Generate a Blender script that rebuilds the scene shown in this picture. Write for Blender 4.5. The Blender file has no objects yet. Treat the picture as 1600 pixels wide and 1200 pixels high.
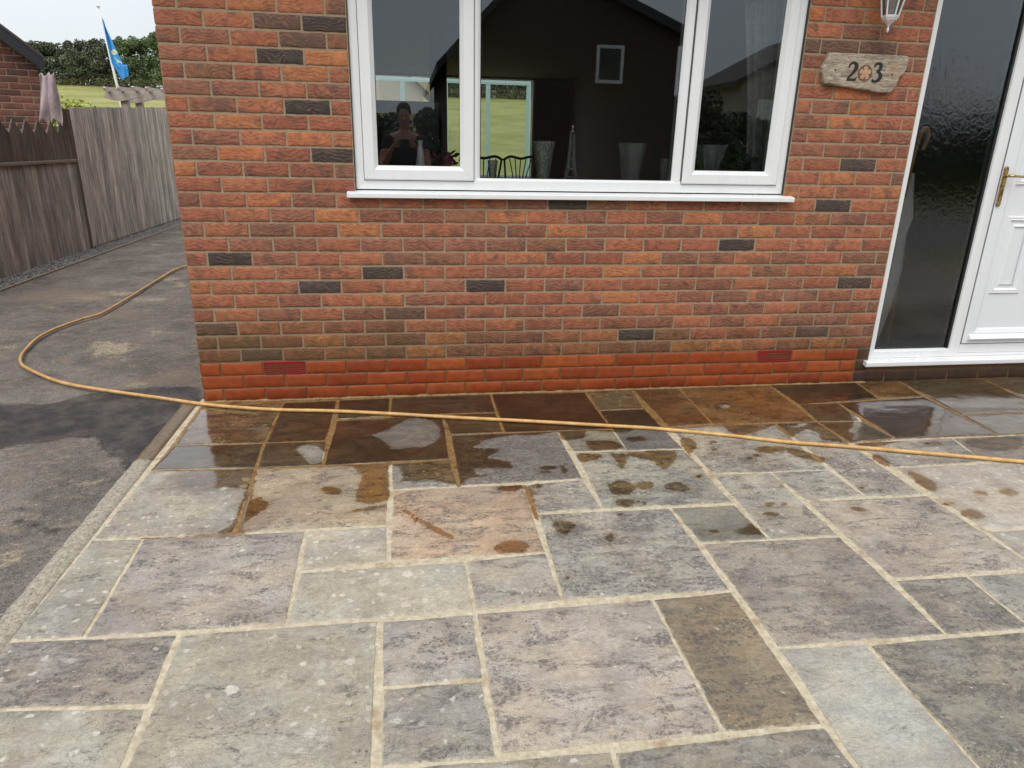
import bpy, bmesh, math, random
import numpy as np
from mathutils import Vector, Matrix, noise as mn
random.seed(7); RS = np.random.RandomState(11)
PI = math.pi; R_ = math.radians
sc = bpy.context.scene
C = sc.collection

# ------------------------------------------------------------------ camera, world, sun, exposure
CAM_LOC = (1.1452, -3.8218, 1.3878)
CAM_R = [[0.989265, -0.14472, 0.020272], [-0.028216, -0.325282, -0.945196], [0.143383, 0.934477, -0.325873]]
CAM_F = 1082.143

cam = bpy.data.cameras.new('camera'); camo = bpy.data.objects.new('camera', cam); C.objects.link(camo)
_r, _d, _f = [Vector(v) for v in CAM_R]
camo.matrix_world = Matrix(((_r.x, -_d.x, -_f.x, CAM_LOC[0]), (_r.y, -_d.y, -_f.y, CAM_LOC[1]), (_r.z, -_d.z, -_f.z, CAM_LOC[2]), (0, 0, 0, 1)))
cam.sensor_width = 36; cam.lens = CAM_F / 1600 * 36; cam.clip_start = .02; cam.clip_end = 1000
sc.camera = camo
sc.render.resolution_x = 1024; sc.render.resolution_y = 768
sc.view_settings.view_transform = 'Standard'; sc.view_settings.look = 'None'
sc.view_settings.exposure = 0.15; sc.view_settings.gamma = 1
SUN_EL, SUN_AZ = 52, 205            # degrees; the bright part of the overcast, high behind the camera
wd = bpy.data.worlds.new('World'); sc.world = wd; wd.use_nodes = True
nt = wd.node_tree; nt.nodes.clear()
_o = nt.nodes.new('ShaderNodeOutputWorld'); _b = nt.nodes.new('ShaderNodeBackground')
_s = nt.nodes.new('ShaderNodeTexSky'); _s.sky_type = 'NISHITA'; _s.sun_disc = False
_s.sun_elevation = R_(SUN_EL); _s.sun_rotation = R_(SUN_AZ); _s.air_density = 1.0; _s.dust_density = 4; _s.ozone_density = 1
_m = nt.nodes.new('ShaderNodeMix'); _m.data_type = 'RGBA'; _m.inputs[0].default_value = .86
_tc = nt.nodes.new('ShaderNodeTexCoord'); _sep = nt.nodes.new('ShaderNodeSeparateXYZ')
_rp = nt.nodes.new('ShaderNodeValToRGB')
_rp.color_ramp.elements[0].position = 0.0; _rp.color_ramp.elements[0].color = (8.0, 8.5, 8.8, 1)
_rp.color_ramp.elements[1].position = 1.0; _rp.color_ramp.elements[1].color = (15.5, 15.9, 16.6, 1)
_e = _rp.color_ramp.elements.new(.35); _e.color = (9.4, 9.8, 10.3, 1)
_nz = nt.nodes.new('ShaderNodeTexNoise'); _nz.inputs['Scale'].default_value = 2.2; _nz.inputs['Detail'].default_value = 5
_ml = nt.nodes.new('ShaderNodeMix'); _ml.data_type = 'RGBA'; _ml.blend_type = 'MULTIPLY'; _ml.inputs[0].default_value = 1
_mr = nt.nodes.new('ShaderNodeMapRange'); _mr.inputs[1].default_value = .3; _mr.inputs[2].default_value = .7; _mr.inputs[3].default_value = .9; _mr.inputs[4].default_value = 1.07
L = nt.links.new
L(_tc.outputs['Generated'], _sep.inputs[0]); L(_sep.outputs['Z'], _rp.inputs[0])
L(_tc.outputs['Generated'], _nz.inputs[0]); L(_nz.outputs['Fac'], _mr.inputs[0])
L(_rp.outputs[0], _ml.inputs[6]); L(_mr.outputs[0], _ml.inputs[7])
L(_s.outputs[0], _m.inputs[6]); L(_ml.outputs[2], _m.inputs[7]); L(_m.outputs[2], _b.inputs[0])
_b.inputs[1].default_value = 0.102; L(_b.outputs[0], _o.inputs[0])
sun = bpy.data.lights.new('sun', 'SUN'); sun.energy = 1.35; sun.angle = R_(38); sun.color = (1, .97, .93)
suno = bpy.data.objects.new('sun', sun); C.objects.link(suno)
_az = R_(SUN_AZ)
_dir = Vector((math.sin(_az) * math.cos(R_(SUN_EL)), math.cos(_az) * math.cos(R_(SUN_EL)), math.sin(R_(SUN_EL))))
suno.rotation_euler = _dir.to_track_quat('Z', 'Y').to_euler()

SLABS = [['gw', [[0.002, -0.057], [0.429, -0.046], [0.432, -0.604], [0.013, -0.589]]], ['db', [[0.429, -0.046], [0.728, -0.032], [0.727, -0.603], [0.432, -0.604]]], ['dg', [[0.013, -0.589], [0.432, -0.604], [0.446, -0.882], [-0.011, -0.86]]], ['dg', [[0.432, -0.604], [0.727, -0.603], [0.741, -0.883], [0.446, -0.882]]], ['gg', [[-0.011, -0.86], [0.446, -0.882], [0.476, -1.442], [-0.026, -1.428]]], ['gg', [[-0.026, -1.428], [0.158, -1.44], [0.174, -1.985], [-0.043, -1.974]]], ['pk', [[0.158, -1.44], [0.734, -1.451], [0.748, -1.995], [0.174, -1.985]]], ['pp', [[-0.37, -1.975], [0.445, -2.002], [0.449, -2.284], [-0.4, -2.239]]], ['gg', [[-0.4, -2.239], [0.449, -2.284], [0.459, -2.584], [-0.364, -2.529]]], ['gg', [[0.445, -2.002], [1.025, -2.005], [1.032, -2.696], [0.472, -2.652]]], ['db', [[0.728, -0.032], [1.024, -0.017], [1.023, -0.307], [0.743, -0.331]]], ['dp', [[1.024, -0.012], [1.606, -0.003], [1.601, -0.304], [1.023, -0.307]]], ['db', [[0.743, -0.331], [1.309, -0.305], [1.315, -0.877], [0.736, -0.889]]], ['gb', [[1.036, -0.89], [1.315, -0.877], [1.335, -1.152], [1.049, -1.155]]], ['tn', [[0.446, -0.882], [1.036, -0.89], [1.04, -1.445], [0.476, -1.442]]], ['or', [[1.049, -1.155], [1.616, -1.159], [1.611, -1.697], [1.047, -1.696]]], ['gy', [[0.734, -1.451], [1.04, -1.445], [1.047, -1.696], [0.747, -1.719]]], ['gy', [[0.747, -1.719], [1.315, -1.717], [1.321, -2.009], [0.748, -1.998]]], ['pk', [[1.315, -1.717], [1.611, -1.697], [1.609, -1.978], [1.324, -2.002]]], ['dk', [[1.328, -0.59], [1.883, -0.594], [1.888, -1.141], [1.335, -1.152]]], ['db', [[1.308, -0.315], [1.601, -0.304], [1.606, -0.592], [1.328, -0.59]]], ['wb', [[1.606, -0.003], [2.172, -0.02], [2.174, -0.597], [1.606, -0.592]]], ['gg', [[2.176, -0.02], [2.471, 0.0], [2.441, -0.333], [2.172, -0.328]]], ['bk', [[2.172, -0.328], [2.441, -0.333], [2.457, -0.876], [2.172, -0.863]]], ['dg', [[1.883, -0.594], [2.174, -0.601], [2.172, -0.863], [1.905, -0.858]]], ['gw', [[1.905, -0.858], [2.457, -0.876], [2.461, -1.425], [1.9, -1.412]]], ['gw', [[1.616, -1.159], [1.887, -1.144], [1.9, -1.412], [1.626, -1.421]]], ['gs', [[1.626, -1.421], [2.178, -1.432], [2.182, -1.996], [1.609, -1.978]]], ['dm', [[2.178, -1.432], [2.458, -1.43], [2.471, -1.708], [2.194, -1.701]]], ['pg', [[2.194, -1.701], [2.753, -1.714], [2.745, -2.283], [2.195, -2.276]]], ['gb', [[2.479, -1.156], [2.759, -1.162], [2.753, -1.714], [2.471, -1.708]]], ['gw', [[2.759, -1.162], [3.044, -1.172], [3.054, -1.433], [2.77, -1.439]]], ['gw', [[2.485, -0.61], [3.079, -0.604], [3.044, -1.172], [2.479, -1.156]]], ['gw', [[3.079, -0.604], [3.325, -0.609], [3.328, -1.446], [3.054, -1.433]]], ['dg', [[3.365, -0.343], [3.618, -0.333], [3.58, -0.621], [3.325, -0.609]]], ['dg', [[3.325, -0.609], [3.58, -0.621], [3.61, -0.865], [3.341, -0.891]]], ['tn', [[2.471, 0.0], [2.77, -0.002], [2.736, -0.58], [2.483, -0.605]]], ['tn', [[2.77, -0.002], [3.366, 0.006], [3.325, -0.609], [2.732, -0.589]]], ['db', [[3.366, 0.006], [3.964, 0.03], [3.913, -0.3], [3.365, -0.343]]], ['tn', [[3.964, 0.03], [4.263, 0.03], [4.213, -0.293], [3.913, -0.3]]], ['pd', [[3.618, -0.333], [4.213, -0.293], [4.189, -0.88], [3.61, -0.865]]], ['gd', [[4.263, 0.03], [4.863, 0.018], [4.797, -0.594], [4.216, -0.589]]], ['gd', [[4.216, -0.589], [4.797, -0.594], [4.851, -0.875], [4.189, -0.88]]], ['gd', [[4.863, 0.018], [5.919, 0.054], [5.74, -0.587], [4.797, -0.594]]], ['gg', [[4.797, -0.594], [5.74, -0.587], [5.69, -0.957], [4.847, -0.879]]], ['gb', [[3.341, -0.891], [3.91, -0.886], [3.853, -1.173], [3.369, -1.179]]], ['dg', [[3.91, -0.886], [4.843, -0.883], [4.775, -1.179], [3.853, -1.173]]], ['gy', [[3.369, -1.179], [4.334, -1.183], [4.246, -1.759], [3.351, -1.744]]], ['pk', [[2.77, -1.439], [3.328, -1.446], [3.347, -1.997], [2.77, -1.999]]], ['gy', [[3.351, -1.744], [4.246, -1.759], [4.211, -2.035], [3.343, -2.0]]], ['pp', [[2.77, -1.999], [3.043, -2.008], [3.036, -2.291], [2.745, -2.283]]], ['gb', [[3.043, -2.008], [3.522, -2.017], [3.505, -2.303], [3.036, -2.291]]], ['bl', [[2.195, -2.276], [2.471, -2.29], [2.463, -2.792], [2.17, -2.769]]], ['gm', [[2.471, -2.29], [3.224, -2.298], [3.173, -2.832], [2.463, -2.792]]], ['pk', [[1.323, -2.01], [1.901, -2.006], [1.898, -2.556], [1.332, -2.549]]], ['mo', [[1.901, -2.006], [2.182, -1.996], [2.169, -2.562], [1.898, -2.556]]], ['gb', [[1.031, -2.01], [1.321, -2.009], [1.32, -2.296], [1.042, -2.293]]], ['gb', [[1.042, -2.293], [1.32, -2.296], [1.327, -2.563], [1.042, -2.549]]], ['gg', [[1.042, -2.549], [1.601, -2.57], [1.594, -2.746], [1.039, -2.697]]], ['mg', [[1.601, -2.57], [2.171, -2.562], [2.17, -2.769], [1.594, -2.746]]]]
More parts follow.
